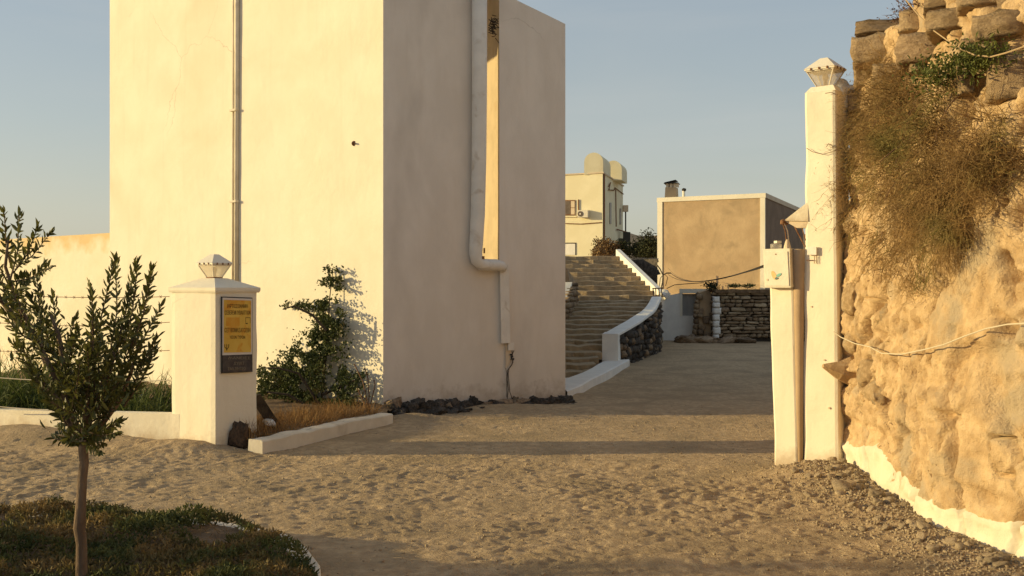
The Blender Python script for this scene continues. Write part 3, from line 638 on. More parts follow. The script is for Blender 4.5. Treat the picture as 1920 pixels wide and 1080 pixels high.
# ------------------------------------------------------------------ right gate pillars
nR = Vector((-.64, -.77)).normalized(); tR = Vector((.77, -.64)).normalized()
P1 = Vector((.288 * 9.05, 9.05))
tp = thing('gate_pillar', 'tall slim white pillar topped by a lantern beside the cliff', 'gatepost', (P1.x, P1.y, 0)); TO = (P1.x, P1.y, 0)
z_t = EYE + 375 / F * 8.95
def pp4(a, w_, d_): return [a, a + tR * w_, a + tR * w_ - nR * d_, a - nR * d_]
rounded_block('shaft', pp4(P1 - tR * .012, .335, .34), pp4(P1 + tR * .006, .285, .30), -.2, z_t - .03, 'white_plaster', tp, TO, amp=.01, seed=1, nz=40)
q1 = pp4(P1 + tR * .006, .285, .30); c1 = sum(q1, Vector((0, 0))) / 4
MB(TO).hexa([(p.x, p.y, z_t - .032) for p in q1], [(lambda r: (r.x, r.y, z_t + .025))(c1.lerp(p, .72)) for p in q1]).build('rounded_top', 'white_plaster', tp)
lantern((c1.x - .01, c1.y, z_t + .025), math.atan2(tR.y, tR.x), 'white metal lantern on top of the tall pillar beside the cliff', 1.0, .03)
# lump of mortar joining pillar to the cliff
p = ray(1581, 178, 9.1); rock('mortar_lump', p - Vector(TO), (.16, .16, .24), 'cap_paint', tp, (0, .2, .3), n=5, rough=.14, boxy=.4)
p = ray(1584, 232, 9.15); rock('mortar_lump', p - Vector(TO), (.14, .2, .3), 'cliff_earth', tp, (0, .1, .3), n=5, rough=.1, boxy=.3)
# meter pillar
P2 = P1 - tR * .306 + nR * .022; mp_ = thing('meter_pillar', 'shorter white pillar with a meter box, left of the tall pillar', 'gatepost', (P2.x, P2.y, 0)); MO = (P2.x, P2.y, 0)
zm = EYE + 72 / F * 9.2
rounded_block('shaft', pp4(P2 + tR * .035, .235, .17), pp4(P2 - tR * .03, .24, .17), -.2, zm, 'white_plaster', mp_, MO, amp=.006, seed=2, nz=24)
q = pp4(P2 - tR * .036 + nR * .085, .255, .09); q0 = pp4(P2 - tR * .020 + nR * .085, .25, .09)
rb_ = MB(MO); _c = P1 - tR * .040 + nR * .0
rb_.tube([(_c.x + .01, _c.y, -.1), (_c.x, _c.y, .6), (_c.x - .004, _c.y, 1.3), (_c.x - .008, _c.y, zm)], [.020, .032, .044, .054], 12).build('tan_pipe', 'tan_pipe', mp_, True)
MB(MO).hexa([(p.x, p.y, zm - .345) for p in q0], [(p.x, p.y, zm + .004) for p in q]).build('meter_box', 'metal_white', mp_)
q = pp4(P2 - tR * .020 + nR * .093, .222, .008); q0 = pp4(P2 - tR * .004 + nR * .093, .222, .008)
door = MB(MO).hexa([(p.x, p.y, zm - .33) for p in q0], [(p.x, p.y, zm - .022) for p in q]).build('meter_door', 'metal_white', mp_)
def mfr(u, v, out=.045):
    p = P2 + tR * u + nR * (out + .057); return Vector((p.x, p.y, zm + v))
def blob(name, u, v, ru, rv, rot, m, parent, out=.0375, n=16):
    vs = []
    for o_ in (out - .0005, out + .001):
        for k in range(n):
            a = 2 * math.pi * k / n; x, y = ru * math.cos(a), rv * math.sin(a)
            vs.append(mfr(u + x * math.cos(rot) - y * math.sin(rot), v + x * math.sin(rot) + y * math.cos(rot), o_) )
    return MB(MO).hexa(vs[:n][::-1], vs[n:][::-1]).build(name, m, parent)
blob('orange_splash', .075, -.235, .020, .044, .45, 'orange_mark', mp_); blob('teal_splash', .122, -.232, .027, .012, .5, 'teal_mark', mp_, .0395); blob('slate_splash', .100, -.262, .016, .010, .2, 'slate_mark', mp_, .0410)
blob('lock', .092, -.045, .006, .006, 0, 'rust', mp_, .0385); blob('screw', .012, -.275, .009, .010, 0, 'tan_paint', mp_, .0385)
# things on the meter pillar
p = mfr(.035, 0, -.07); p = mfr(.035, .004, -.09); jar = thing('glass_jar', 'small cloudy glass jar standing on the meter pillar', 'jar', tuple(p))
MB().tube([(0, 0, .003), (0, 0, .045), (0, 0, .05)], [.05, .052, .045], 12).build('jar_body', 'glass_frosted', jar, True)
MB().box((.015, 0, .066), (.05, .045, .022), .4).build('jar_block', 'metal_white', jar)
ins_ = thing('insulator', 'rusty wire insulator on a thin stem standing on the meter pillar', 'insulator', tuple(mfr(.15, 0, -.08)))
MB().tube([(0, 0, 0), (0, 0, .03), (0, 0, .06), (0, 0, .09)], [.035, .03, .022, .012], 9).build('insulator_foot', 'tan_paint', ins_)
MB().tube([(-.01, 0, .08), (-.02, 0, .17), (-.045, 0, .24)], .005, 5).build('stem', 'rust', ins_); MB().tube([(.012, 0, .08), (.0, 0, .17), (-.03, 0, .235)], .006, 5).build('stem', 'tan_paint', ins_)
MB().tube([(-.05, 0, .225), (-.045, 0, .255), (-.03, 0, .27)], [.016, .02, .008], 8).build('insulator_cap', 'rust', ins_)
# sloping bracket on the pillar's left
aw = thing('pillar_bracket', 'small sloping white hood jutting left from the tall pillar above the meter box', 'hood', (P1.x, P1.y, 2.2)); AO = (P1.x, P1.y, 2.2)
def zt(y, d=9.0): return EYE + (540 - y) / F * d
a = Vector((P1.x + .03, P1.y - .02, zt(378))); b_ = Vector((P1.x - tR.x * .20, P1.y - tR.y * .20 - .03, zt(414, 9.15))); c = Vector((P1.x + .03, P1.y - .03, zt(415)))
back = Vector((-nR.x * .28, -nR.y * .28, 0)); e3 = Vector((0, 0, -.02))
MB(AO).add([a, b_, c, a + back, b_ + back * .9, c + back], [(0, 1, 2), (3, 5, 4), (0, 3, 4, 1), (1, 4, 5, 2), (2, 5, 3, 0)]).build('hood', 'white_plaster', aw)
MB(AO).add([b_ + Vector((.01, .01, -.003)), c + Vector((0, .01, -.003)), c + Vector((0, .02, -.055)), b_.lerp(c, .55) + Vector((0, .01, -.06)), b_.lerp(c, .3) + Vector((0, .01, -.03))] + [p + back * .4 for p in (b_ + Vector((.01, .01, -.003)), c + Vector((0, .01, -.003)), c + Vector((0, .02, -.055)), b_.lerp(c, .55) + Vector((0, .01, -.06)), b_.lerp(c, .3) + Vector((0, .01, -.03)))], [(0, 1, 2, 3, 4), (9, 8, 7, 6, 5), (0, 5, 6, 1), (1, 6, 7, 2), (2, 7, 8, 3), (3, 8, 9, 4), (4, 9, 5, 0)]).build('hood_underside', 'tan_paint', aw)
MB(AO).tube([b_.lerp(c, .5) + Vector((0, .05, -.04)), Vector((P1.x + .01, P1.y + .0, zt(462)))], .006, 5).tube([b_.lerp(c, .8) + Vector((0, .05, -.04)), Vector((P1.x + .015, P1.y + .0, zt(450)))], .005, 5).build('brace', 'rust', aw)
rg = random.Random(8); mbx = MB(AO)
for i in range(5): mbx.box(b_ + Vector((rg.uniform(-.01, .03), .01, rg.uniform(-.03, .0))), (.02, .02, .02), rg.random())
mbx.build('broken_edge', 'rust', aw)
def tfr(px, py, out):
    k = (px - 960) / F; s = (k * P1.y - P1.x) / (tR.x - k * tR.y); p = P1 + tR * s; return Vector((p.x + nR.x * out, p.y + nR.y * out, EYE - (py - 540) / F * p.y))
MB(TO).hexa([tfr(1516, 478, .01), tfr(1533, 478, .01), tfr(1533, 463, .01), tfr(1516, 463, .01)], [tfr(1516, 478, .03), tfr(1533, 478, .03), tfr(1533, 463, .03), tfr(1516, 463, .03)]).build('cover_plate', 'cap_paint', tp)
MB(TO).tube([tfr(1532, 464, .015), tfr(1532, 494, .015), tfr(1528, 494, .015), tfr(1529, 480, .015)], .003, 4).tube([tfr(1513, 488, .013), tfr(1527, 488, .013)], .003, 4).build('thin_wire', 'rust', tp)
for (x, y, r) in ((1522, 575, .008), (1555, 765, .010), (1546, 675, .007)):
    MB(TO).tube([tfr(x, y, .0), tfr(x, y, .012)], r, 7).build('paint_chip', 'tan_paint', tp)
mbt = MB(TO)
mbt.tube([tfr(1570, 178, .02), tfr(1561, 174, .03), tfr(1550, 176, .03)], .003, 4).tube([tfr(1572, 282, .03), tfr(1560, 286, .03), tfr(1545, 290, .03), tfr(1525, 285, .02), tfr(1514, 278, .02)], .0025, 4).tube([tfr(1565, 275, .03), tfr(1556, 270, .03), tfr(1552, 276, .03)], .003, 4)
o = mbt.build('dry_twigs', 'twig'); tag(o, 'thin dry twigs curling across the tall pillar front', 'twigs'); o.location = TO

# ------------------------------------------------------------------ cliff
cp = np.array([(9.0, 15.5), (6.0, 12.2), (4.2, 10.7), (3.45, 10.0), (3.05, 9.45), (2.93, 9.12), (2.90, 8.6), (2.90, 8.0), (2.84, 7.3), (2.80, 6.6), (2.92, 5.8), (3.12, 4.6), (3.5, 3.2), (4.2, 1.5), (5.2, -1.0)])
seg = np.r_[0, np.cumsum(np.hypot(*np.diff(cp, axis=0).T))]
def cl_base(u):
    x = np.interp(u, seg, cp[:, 0]); y = np.interp(u, seg, cp[:, 1]); return x, y
def cl_norm(u):
    x0, y0 = cl_base(u - .25); x1, y1 = cl_base(u + .25); dx, dy = x1 - x0, y1 - y0; L = np.hypot(dx, dy) + 1e-9; return dy / L, -dx / L
u9 = np.interp(9.10, cp[::-1, 1], seg[::-1])   # u of the corner beside the pillar
def cl_point(u, z, off=0.0, det=1.0):
    x, y = cl_base(u); nx, ny = cl_norm(u); s = u - u9
    lean = .05 * z + .10 * sstep(2.6, 3.6, z) * sstep(-1, 1, s)
    d = .08 * noise2(u * .8, z * .7, 60) + .022 * noise2(u * 2.0, z * 1.3, 61)
    cr = 1 - np.abs(noise2(u * 1.6 + .5 * noise2(u * 2, z * 2, 66), z * 1.1, 62)); d = d - .09 * np.clip(cr - .86, 0, 1) / .14
    e = 1 - np.abs(noise2(u * 5, z * 4, 63)); d = d + .016 * (e - .6) * det
    zone = sstep(.05, .35, noise2(u * 1.4 + 4, z * 1.2, 67))
    pit = np.clip(noise2(u * 11 + 2 * noise2(u * 3, z * 3, 78), z * 9, 64) - .22, 0, 1); d = d - .34 * pit * (.10 + .90 * zone) * det
    ck = 1 - np.abs(noise2(u * 2.4 + .9 * noise2(u * 4, z * 4, 79), z * 1.5 + .7 * noise2(u * 3, z * 3, 77), 76)); d = d - .14 * sstep(.955, .99, ck) * sstep(-.25, .1, noise2(u * 1.1, z * 1.3, 75)) * det
    wu = u + .10 * noise2(u * 4, z * 4, 85) + .03 * noise2(u * 15, z * 15, 86); wz = z + .10 * noise2(u * 4 + 7, z * 4, 87) + .03 * noise2(u * 15, z * 15 + 5, 88)
    rgh = .35 + .65 * sstep(-.3, .4, noise2(u * 1.1 + 2, z * .9, 89))
    d = d + (.007 * facets(wu * 2.6, wz * 2.0, 90, 1.2) + .013 * facets(wu * 6.5, wz * 6, 91, 1.0) * rgh + .007 * facets(wu * 15, wz * 14, 92, 1.0) * rgh) * det
    strat = noise2(u * 1.3, z * 9, 74); d = d + .022 * np.sign(strat) * np.abs(strat) ** .5 * det
    bl = 1 - np.abs(noise2(u * 13, z * 12, 65)); d = d + .013 * (bl ** 3 - .4) * det + .012 * noise2(u * 26, z * 24, 68) * det * (.4 + 1.3 * zone) + .04 * np.exp(-(s / .25) ** 2)
    led = sstep(.55, .9, noise2(u * 3.1, z * 2.1, 69)); d = d + .012 * led
    d = d * (.45 + .55 * sstep(0, .5, np.abs(s) + .15)) * sstep(-.1, .5, z + .25)
    d = d + off
    return x + nx * d + lean * .8, y + ny * d - lean * 0, z
# sign: the free side of the cliff faces -x
nx0, ny0 = cl_norm(np.array([u9 + 2.0]))
if nx0[0] > 0:
    _cn = cl_norm
    def cl_norm(u):
        a, b_ = _cn(u); return -a, -b_
us = np.r_[np.arange(0, u9 - .6, .12), np.arange(u9 - .6, u9 + 3.9, .016), np.arange(u9 + 3.9, seg[-1], .08)]
zs = np.r_[np.arange(-.3, 4.0, .020)]
def cl_top(u):
    s = u - u9; return 3.72 + .35 * sstep(1.0, 2.2, s) + .08 * noise2(u * 2.1, u * 0, 70) + .04 * noise2(u * 6, u * 0, 71)
U, Z0 = np.meshgrid(us, zs, indexing='ij'); Zc = -.3 + (Z0 + .3) * (cl_top(U) + .3) / (3.98 + .3)
X, Y, Z = cl_point(U, Zc)
# plateau behind the rim
Xr, Yr, Zr = X[:, -1:], Y[:, -1:], Z[:, -1:]; nxr, nyr = cl_norm(us); k = np.array([.1, .3, .8, 2, 5])[None, :]
XP = Xr - nxr[:, None] * k; YP = Yr - nyr[:, None] * k; ZP = Zr + .05 * k + .05 * noise2(XP * 2, YP * 2, 72)
X = np.concatenate([X, XP], 1); Y = np.concatenate([Y, YP], 1); Z = np.concatenate([Z, ZP], 1)
cl = bpy.data.objects.new('cliff', None); COL.objects.link(cl); tag(cl, kind='structure')
q_ = gridq(len(us), X.shape[1])
cf = link('earth_face', np_mesh('cliff', np.stack([X, Y, Z], -1).reshape(-1, 3), q_, False), 'cliff_earth', cl)
# ground is masked behind; whitewashed foot of the cliff
ub = np.arange(u9 - .1, u9 + 4.6, .02); sb = ub - u9
hb_ = .25 + .06 * noise2(ub * 2.3, ub * 0, 80) + .018 * noise2(ub * 7, ub * 0, 81)  + .10 * np.exp(-((sb - 1.15) / .35) ** 2) - .04 * sstep(1.8, 2.6, sb)
hb_ = hb_ + .12 * np.clip(noise2(ub * 9, ub * 0, 83) - .62, 0, 1)
fv = np.linspace(0, 1, 12); rows = []
for f in fv:
    z = -.15 + (hb_ + .15) * f; x, y, z_ = cl_point(ub, z, .018 if f < .97 else -.03, .8); rows.append(np.stack([x, y, z_], -1))
link('whitewashed_band', np_mesh('band', np.stack(rows, 1).reshape(-1, 3), gridq(len(ub), len(fv)), True), 'band_paint', cl)
# masonry built into the rim
def on_cliff(px, py, off=0.0):
    """first crossing of the sight line with the cliff surface"""
    best = None
    uu = np.arange(u9 - .15, u9 + 4.2, .02)
    for it in range(2):
        x, y = cl_base(uu); z = EYE - (py - 540) / F * y; z = np.clip(z, -.3, 3.98)
        X_, Y_, Z_ = cl_point(uu, z, off); pxs = 960 + X_ / Y_ * F; i = int(np.argmin(np.abs(pxs - px))); break
    d = Y_[i]; return Vector((float((px - 960) / F * d), float(d), float(EYE - (py - 540) / F * d))), float(uu[i])
rg = random.Random(11)
ms = [(1610, 1688, 41, 68, 'rock_brown'), (1603, 1688, 69, 121, 'rock_tan'), (1690, 1797, 66, 121, 'rock_brown'), (1602, 1640, 122, 168, 'rock_tan'), (1640, 1702, 122, 160, 'rock_tan'), (1692, 1742, 22, 64, 'rock_tan'), (1735, 1800, -8, 20, 'rock_tan'), (1745, 1830, 22, 62, 'rock_tan'), (1832, 1915, 30, 80, 'rock_tan'),
      (1802, 1832, 80, 108, 'rock_brown'), (1800, 1870, -20, 20, 'rock_tan'), (1872, 1935, -20, 28, 'rock_brown'), (1705, 1735, 120, 140, 'rock_tan'), (1796, 1826, 140, 185, 'rock_tan'), (1855, 1925, 110, 190, 'rock_tan'), (1836, 1870, 84, 112, 'rock_tan'), (1590, 1612, 170, 215, 'rock_tan')]
for (x0, x1, y0, y1, m_) in ms:
    pc, u = on_cliff((x0 + x1) / 2, (y0 + y1) / 2, .0); pa, ua = on_cliff(x0, (y0 + y1) / 2); pb, ub_ = on_cliff(x1, (y0 + y1) / 2)
    an = -.42 + rg.uniform(-.06, .06); wd_ = (x1 - x0) / F * pc.y / .95
    dp = .45; cx = Vector((math.sin(-an) * 0, 0, 0)); c_ = pc + Vector((math.sin(.42) * .10, math.cos(.42) * .10, 0))
    o = rock('stone', c_, (wd_ * .99, dp, (y1 - y0) / F * pc.y * .99), m_, cl, (rg.uniform(-.03, .03), rg.uniform(-.04, .04), an), n=7, rough=.045, boxy=.86, var=5)
# the pointed stone and others jutting from the edge beside the pillar
p, u = on_cliff(1578, 690); _z = zt(690, 8.82); MB().tube([(3.05, 8.95, _z - .02), (2.93, 8.86, _z - .03), (2.85, 8.83, _z - .02), (2.76, 8.81, _z + .005), (2.70, 8.80, _z + .02)], [.15, .125, .085, .045, .018], 7).build('stone', 'cliff_earth', cl)
for (px, py, s_) in ((1592, 300, .16), (1600, 420, .2), (1590, 480, .15), (1596, 560, .2), (1640, 740, .22), (1600, 640, .2), (1622, 700, .2), (1660, 590, .15)):
    p, u = on_cliff(px, py, .0); rock('stone', p + Vector((.05, .02, 0)), (s_, s_ * .9, s_ * rg.uniform(.8, 1.5)), 'cliff_earth', cl, (rg.uniform(0, .6), rg.uniform(0, .6), rg.uniform(0, 3)), n=7, rough=.09, boxy=.15, smooth=True)
# pale cable on the cliff
cps = [(1565, 622), (1585, 632), (1612, 644), (1640, 650), (1662, 662), (1700, 664), (1740, 656), (1780, 646), (1820, 630), (1860, 616), (1900, 608), (1935, 606)]
pts = [on_cliff(max(a, 1583), b_, .03)[0] if a > 1582 else tfr(a, b_, .02) for a, b_ in cps]
pts = [p + (Vector((0, 0, 0)) if i_ == 0 else Vector((-.045, -.02, 0))) for i_, p in enumerate(pts)]
tag(MB().tube(pts, .0045, 6).build('cable', 'rope'), 'pale cable drooping across the sandy cliff face', 'cable')
pts2 = [on_cliff(a, b_, .12)[0] + Vector((-.10, -.12, 0)) for a, b_ in ((1690, -8), (1712, 8), (1735, 36), (1762, 64), (1790, 84), (1815, 100), (1842, 112), (1872, 115), (1900, 108), (1935, 96))]
tag(MB().tube(pts2, .0045, 5).build('dry_vine', 'twig_pale'), 'pale bare vine looping over the masonry at the cliff top', 'vine')

# dry shrub on the cliff
def cl_pts(n, cxy, sxy, off=.02):
    P = []
    for i in range(n):
        px = min(max(RNG.normal(cxy[0], sxy[0]), 1592), 1915); py = RNG.normal(cxy[1], sxy[1]); P.append(on_cliff(px, py, off)[0])
    return np.array(P)
sh = thing('dry_shrub', 'big tangled dry brown shrub hanging from the cliff beside the tall pillar', 'shrub', (3.1, 8.2, 2.9)); SO = np.array([3.1, 8.2, 2.9])
allV = []; allQ = []; nn_ = 0
for (n, c, s_, L0, dirm, gr, wg) in ((420, (1720, 200), (55, 30), .30, (-.6, -.5, .35), 1.0, .22), (520, (1700, 260), (60, 45), .34, (-.7, -.5, .1), 1.0, .24), (420, (1760, 330), (55, 50), .34, (-.6, -.5, -.2), 1.2, .24), (260, (1640, 290), (28, 45), .26, (-.7, -.3, 0), .8, .26),
                                    (360, (1720, 400), (55, 40), .30, (-.5, -.4, -.5), 1.2, .22), (220, (1850, 300), (40, 30), .26, (-.7, -.4, .2), .6, .22), (140, (1730, 480), (45, 30), .20, (-.3, -.3, -.7), 1.0, .2)):
    n = int(n * 2.1); roots = cl_pts(24, c, s_); P = roots[RNG.integers(0, 24, n)] + RNG.normal(size=(n, 3)) * .05
    D = np.array(dirm)[None, :] + RNG.normal(size=(n, 3)) * np.array([.45, .55, .45])[None, :]; D[:, 0] = -np.abs(D[:, 0]) * .8 - .1
    V, Q = strands(P, D, L0 * RNG.uniform(.5, 1.3, n), RNG.uniform(.0018, .0040, n), gr, 7, wg)
    tips = V.reshape(n, 8, 3, 3).mean(2)[:, 3:7].reshape(-1, 3); k = RNG.integers(0, len(tips), n * 2)
    V2, Q2 = strands(tips[k], RNG.normal(size=(n * 2, 3)) + np.array([[-.3, -.2, .2]]), RNG.uniform(.05, .14, n * 2), .0016, .6, 3, .3)
    allV += [V, V2]; allQ += [Q + nn_, Q2 + nn_ + len(V)]; nn_ += len(V) + len(V2)
V = np.concatenate(allV) - SO; Q = np.concatenate(allQ)
o = link('stalks', np_mesh('stalks', V, Q), 'dry_bush', sh); o['kind'] = 'stuff'
rgs = random.Random(31)
for i in range(16):
    q0, _u = on_cliff(rgs.uniform(1690, 1800), rgs.uniform(170, 330), -.02); v_ = Vector((-rgs.uniform(.3, .7), -rgs.uniform(.1, .5), rgs.uniform(-.2, .4))); pts_ = [q0]
    for k in range(5): pts_.append(pts_[-1] + v_ * .08); v_ = v_ + Vector((rgs.uniform(-.2, .2), rgs.uniform(-.2, .2), -.22))
    MB(SO).tube(pts_, [.009, .008, .006, .005, .004, .003], 5).build('woody_stem', 'twig', sh)
P = cl_pts(60, (1735, 300), (60, 70), .08); P = P[RNG.integers(0, 60, 3000)] + RNG.normal(size=(3000, 3)) * np.array([.10, .12, .12]) + np.array([[-.10, -.05, 0]])
o = leaf_obj('dry_leaves', P - SO, RNG.normal(size=(3000, 3)), RNG.uniform(.012, .03, 3000), .006, 'dry_bush', sh); o['kind'] = 'stuff'
gpn = thing('green_plant', 'leafy green plant growing from the masonry above the dry shrub', 'plant', (3.1, 7.6, 3.4)); GPO = np.array([3.1, 7.6, 3.4])
cc = [on_cliff(x, y, .1)[0] for x, y in ((1750, 135), (1785, 130), (1820, 120), (1850, 118), (1868, 105), (1770, 150), (1835, 105), (1900, 268), (1880, 280))]
P = np.array(cc)[RNG.integers(0, 7, 1500)] + RNG.normal(size=(1500, 3)) * np.array([.06, .09, .045]) + np.array([[-.06, -.03, 0]])
leaf_obj('foliage', P - GPO, RNG.normal(size=(1500, 3)) + np.array([[-.3, -.3, .3]]), RNG.uniform(.02, .045, 1500), .014, 'leaf_green', gpn)['kind'] = 'stuff'
ct = thing('dry_plant', 'brown withered twiggy plant on the skyline at the cliff top', 'plant', (2.95, 7.9, 3.9)); CTO = np.array([2.95, 7.9, 3.9])
P = np.array([on_cliff(x, y, .0)[0] for x, y in ((1700, 30), (1712, 20), (1690, 38), (1725, 10))])[RNG.integers(0, 4, 60)]
V, Q = strands(P, RNG.normal(size=(60, 3)) * .5 + np.array([[-.8, -.2, .7]]), RNG.uniform(.08, .24, 60), .003, .3, 6, .25)
link('stems', np_mesh('stems', V - CTO, Q), 'twig', ct); k = RNG.integers(0, len(V), 260)
leaf_obj('withered_leaves', V[k] - CTO, RNG.normal(size=(260, 3)), .022, .010, 'twig', ct)['kind'] = 'stuff'
V, Q = strands(cl_pts(40, (1890, 330), (25, 60), .0), RNG.normal(size=(40, 3)) * .4 + np.array([[-.6, -.4, .4]]), RNG.uniform(.1, .25, 40), .002, .5, 5, .2)
tag(link('dry_twigs', np_mesh('tw', V, Q), 'twig_pale'), 'sparse pale twigs sticking from the cliff at the right edge of the photo', 'twigs', kind='stuff')

# loose stones along the foot of the cliff
rg = random.Random(21); cnt = 0
def rubble_spot():
    d = rg.uniform(5.3, 8.6); x = 2.86 - abs(rg.gauss(0, .22)) - (.05 if d > 7 else .0)
    return x, d
for i in range(150):
    x, d = rubble_spot(); s = rg.choice([.024, .03, .038, .048, .06]) * rg.uniform(.8, 1.2)
    if i < 4: x, d, s = ((2.52, 7.75, .12), (2.64, 7.9, .10), (2.66, 7.4, .10), (2.40, 8.2, .06))[i]
    o = rock('loose_stone', (x, d, gh(x, d) + s * .15), (s * rg.uniform(1, 1.5), s, s * rg.uniform(.55, .8)), 'rock_grey', None, (rg.uniform(-.3, .3), rg.uniform(-.3, .3), rg.uniform(0, 3)), n=4, rough=.12, boxy=.3)
    if i == 0: tag(o, 'largest brown boulder in the rubble, below the tall pillar', 'stone')
    else: tag(o, 'loose grey-brown stone in the rubble along the whitewashed cliff foot', 'stone')
    o['group'] = 'loose stones along the cliff foot'
# gravel
ug = rock_mesh(1, .25, .3, 5); gv = np.array([v.co[:] for v in ug.vertices]); gf = np.array([p.vertices[:] for p in ug.polygons])
def gravel(name, xy, smin, smax, m):
    n = len(xy); s = RNG.uniform(smin, smax, n) ** 1; a = RNG.uniform(0, 6.28, n); z = ground_h(xy[:, 0], xy[:, 1])
    V = gv[None] * s[:, None, None] * RNG.uniform(.6, 1.3, (n, 1, 3)) + RNG.normal(size=(n, 8, 3)) * s[:, None, None] * .08
    X_ = V[..., 0] * np.cos(a)[:, None] - V[..., 1] * np.sin(a)[:, None]; Y_ = V[..., 0] * np.sin(a)[:, None] + V[..., 1] * np.cos(a)[:, None]
    V = np.stack([X_ + xy[:, :1], Y_ + xy[:, 1:], V[..., 2] + z[:, None] + s[:, None] * .1], -1).reshape(-1, 3)
    Q = (np.arange(n)[:, None, None] * 8 + gf[None]).reshape(-1, 4)
    return tag(link(name, np_mesh(name, V, Q), m), kind='stuff')
n = 5200; d = RNG.uniform(5.0, 8.7, n); xy = np.stack([2.88 - np.abs(RNG.normal(0, .36, n)), d], 1)
o = gravel('gravel', xy, .005, .020, 'rock_grey'); tag(o, 'scattered gravel spread below the cliff', 'gravel')
n = 2600; xy = np.stack([RNG.uniform(-5, 2.6, n), 4.9 + 9 * RNG.random(n) ** 1.3], 1)
o = gravel('pebbles', xy, .005, .018, 'rock_grey'); tag(o, 'tiny pebbles scattered over the sandy forecourt', 'gravel')

# ------------------------------------------------------------------ stairs and parapet
st = thing('stairway', 'broad worn stone stairway climbing between the white house and the parapet', 'stairs', (1.5, 18.4, 0)); STO = Vector((1.5, 18.4, 0))
def par_x(d): return float(np.interp(d, [16, 20.3, 22.5, 24, 25, 25.8, 26.5], [1.0, 1.86, 2.56, 3.08, 3.36, 3.62, 3.95]))
rg = random.Random(4)
def add_step(d0, d1, z1, xl, xr, last=False):
    cuts = [xl]
    while cuts[-1] < xr - .8: cuts.append(cuts[-1] + rg.uniform(.5, 1.0))
    cuts.append(xr); mb = MB(STO); nseg = 14
    front = [d0 + rg.uniform(-.05, .05) for _ in range(nseg + 1)]; top = [z1 + rg.uniform(-.020, .016) for _ in range(nseg + 1)]
    xs = [xl + (xr - xl) * i / nseg for i in range(nseg + 1)]; vs = []
    for i in range(nseg + 1): vs += [(xs[i], front[i], z1 - .16), (xs[i], front[i] - .012, top[i] - .012), (xs[i], front[i] + .015, top[i]), (xs[i], d1 + .05, top[i] + .003)]
    mb.add(vs, [(4 * i + k, 4 * i + 4 + k, 4 * i + 5 + k, 4 * i + k + 1) for i in range(nseg) for k in range(3)])
    mb.build('step', 'step_stone', st)
for i in range(14):
    d0 = 18.4 + .52 * i; add_step(d0, d0 + .52, .087 * (i + 1), -1.0 + .08 * i, par_x(d0) - .02)
# landing then the upper flight
add_step(25.68, 26.6, 1.28, .2, 3.62)
for i in range(10):
    d0 = 26.5 + .46 * i; xr = 3.84 - (i) * .067; add_step(d0, d0 + (.46 if i < 9 else 3.5), 1.28 + .128 * (i + 1), .2, xr)
MB(STO).prism([(-1, 18.45), (1.5, 18.45), (3.5, 25.9), (3.8, 26.6), (3.2, 31), (-.5, 31)], -.1, -.05).build('stair_base', 'step_stone', st)
MB(STO).prism([(1.2, 26.8), (3.7, 26.8), (3.2, 31.2), (.6, 31.2)], 0, 1.25).build('stair_core', 'step_stone', st)
# white stringer right of the upper flight
sg = MB(STO)
for i in range(10):
    d0 = 26.5 + .46 * i; x = 3.86 - i * .067; z = 1.28 + .128 * (i + 1)
    sg.hexa([(x - .0, d0, z - .4), (x + .13, d0, z - .4), (x + .063, d0 + .46, z - .4), (x - .067, d0 + .46, z - .4)], [(x - .0, d0, z + .10), (x + .13, d0, z + .10), (x + .063, d0 + .46, z + .228), (x - .067, d0 + .46, z + .228)])
sg.build('white_edging', 'cap_paint', st)
# parapet
pa = thing('parapet', 'curved stone parapet with smooth white cap beside the stairway', 'wall', (2, 20.3, 0)); PAO = Vector((2, 20.3, 0))
pd = [20.3, 21.4, 22.5, 23.3, 24.0, 24.5, 25.0, 25.4, 25.8]
capy = [626, 613, 601.5, 592, 584, 577, 569, 562, 556]
xl_ = [1129, 1152, 1173, 1188, 1201, 1209, 1215, 1219, 1222]; xr_ = [1157, 1180, 1200, 1213, 1224, 1230, 1234, 1237, 1239]
mb = MB(PAO); rows_ = []
for d, y, a, b_ in zip(pd, capy, xl_, xr_):
    z = EYE - (y - 540) / F * d; x0 = (a - 960) / F * d; x1 = (b_ - 960) / F * d; rows_.append((x0, x1, d, z))
vs = []
for (x0, x1, d, z) in rows_: vs += [(x0, d, z - .10), (x0, d, z - .012), (x0 + .02, d, z), (x1 - .01, d, z), (x1 + .015, d, z - .012), (x1 + .015, d, z - .055)]
mb.add(vs, [(6 * i + k, 6 * i + 6 + k, 6 * i + 7 + k, 6 * i + k + 1) for i in range(len(pd) - 1) for k in range(5)]); mb.build('cap', 'cap_paint', pa)
x0, x1, d, z = rows_[0]
MB(PAO).hexa([(x0 - .0, d, -.1), (x1 + .02, d, -.1), (x1 + .13, d + .45, -.1), (x0 + .1, d + .45, -.1)], [(x0, d, z - .002), (x1 + .016, d, z - .002), (x1 + .10, d + .45, z + .02), (x0 + .1, d + .45, z + .02)]).build('end_pier', 'cap_paint', pa)
core = MB(PAO); vs = []
for (x0, x1, d, z) in rows_: vs += [(x0 + .01, d + .05, -.2), (x0 + .01, d + .05, z - .02), (x1 - .06, d + .05, z - .02), (x1 - .06, d + .05, -.2)]
core.add(vs, [(4 * i + k, 4 * i + 4 + k, 4 * i + 5 + k, 4 * i + k + 1) for i in range(len(pd) - 1) for k in range(3)]); core.build('rubble_core', 'rock_dark', pa)
rg = random.Random(13)
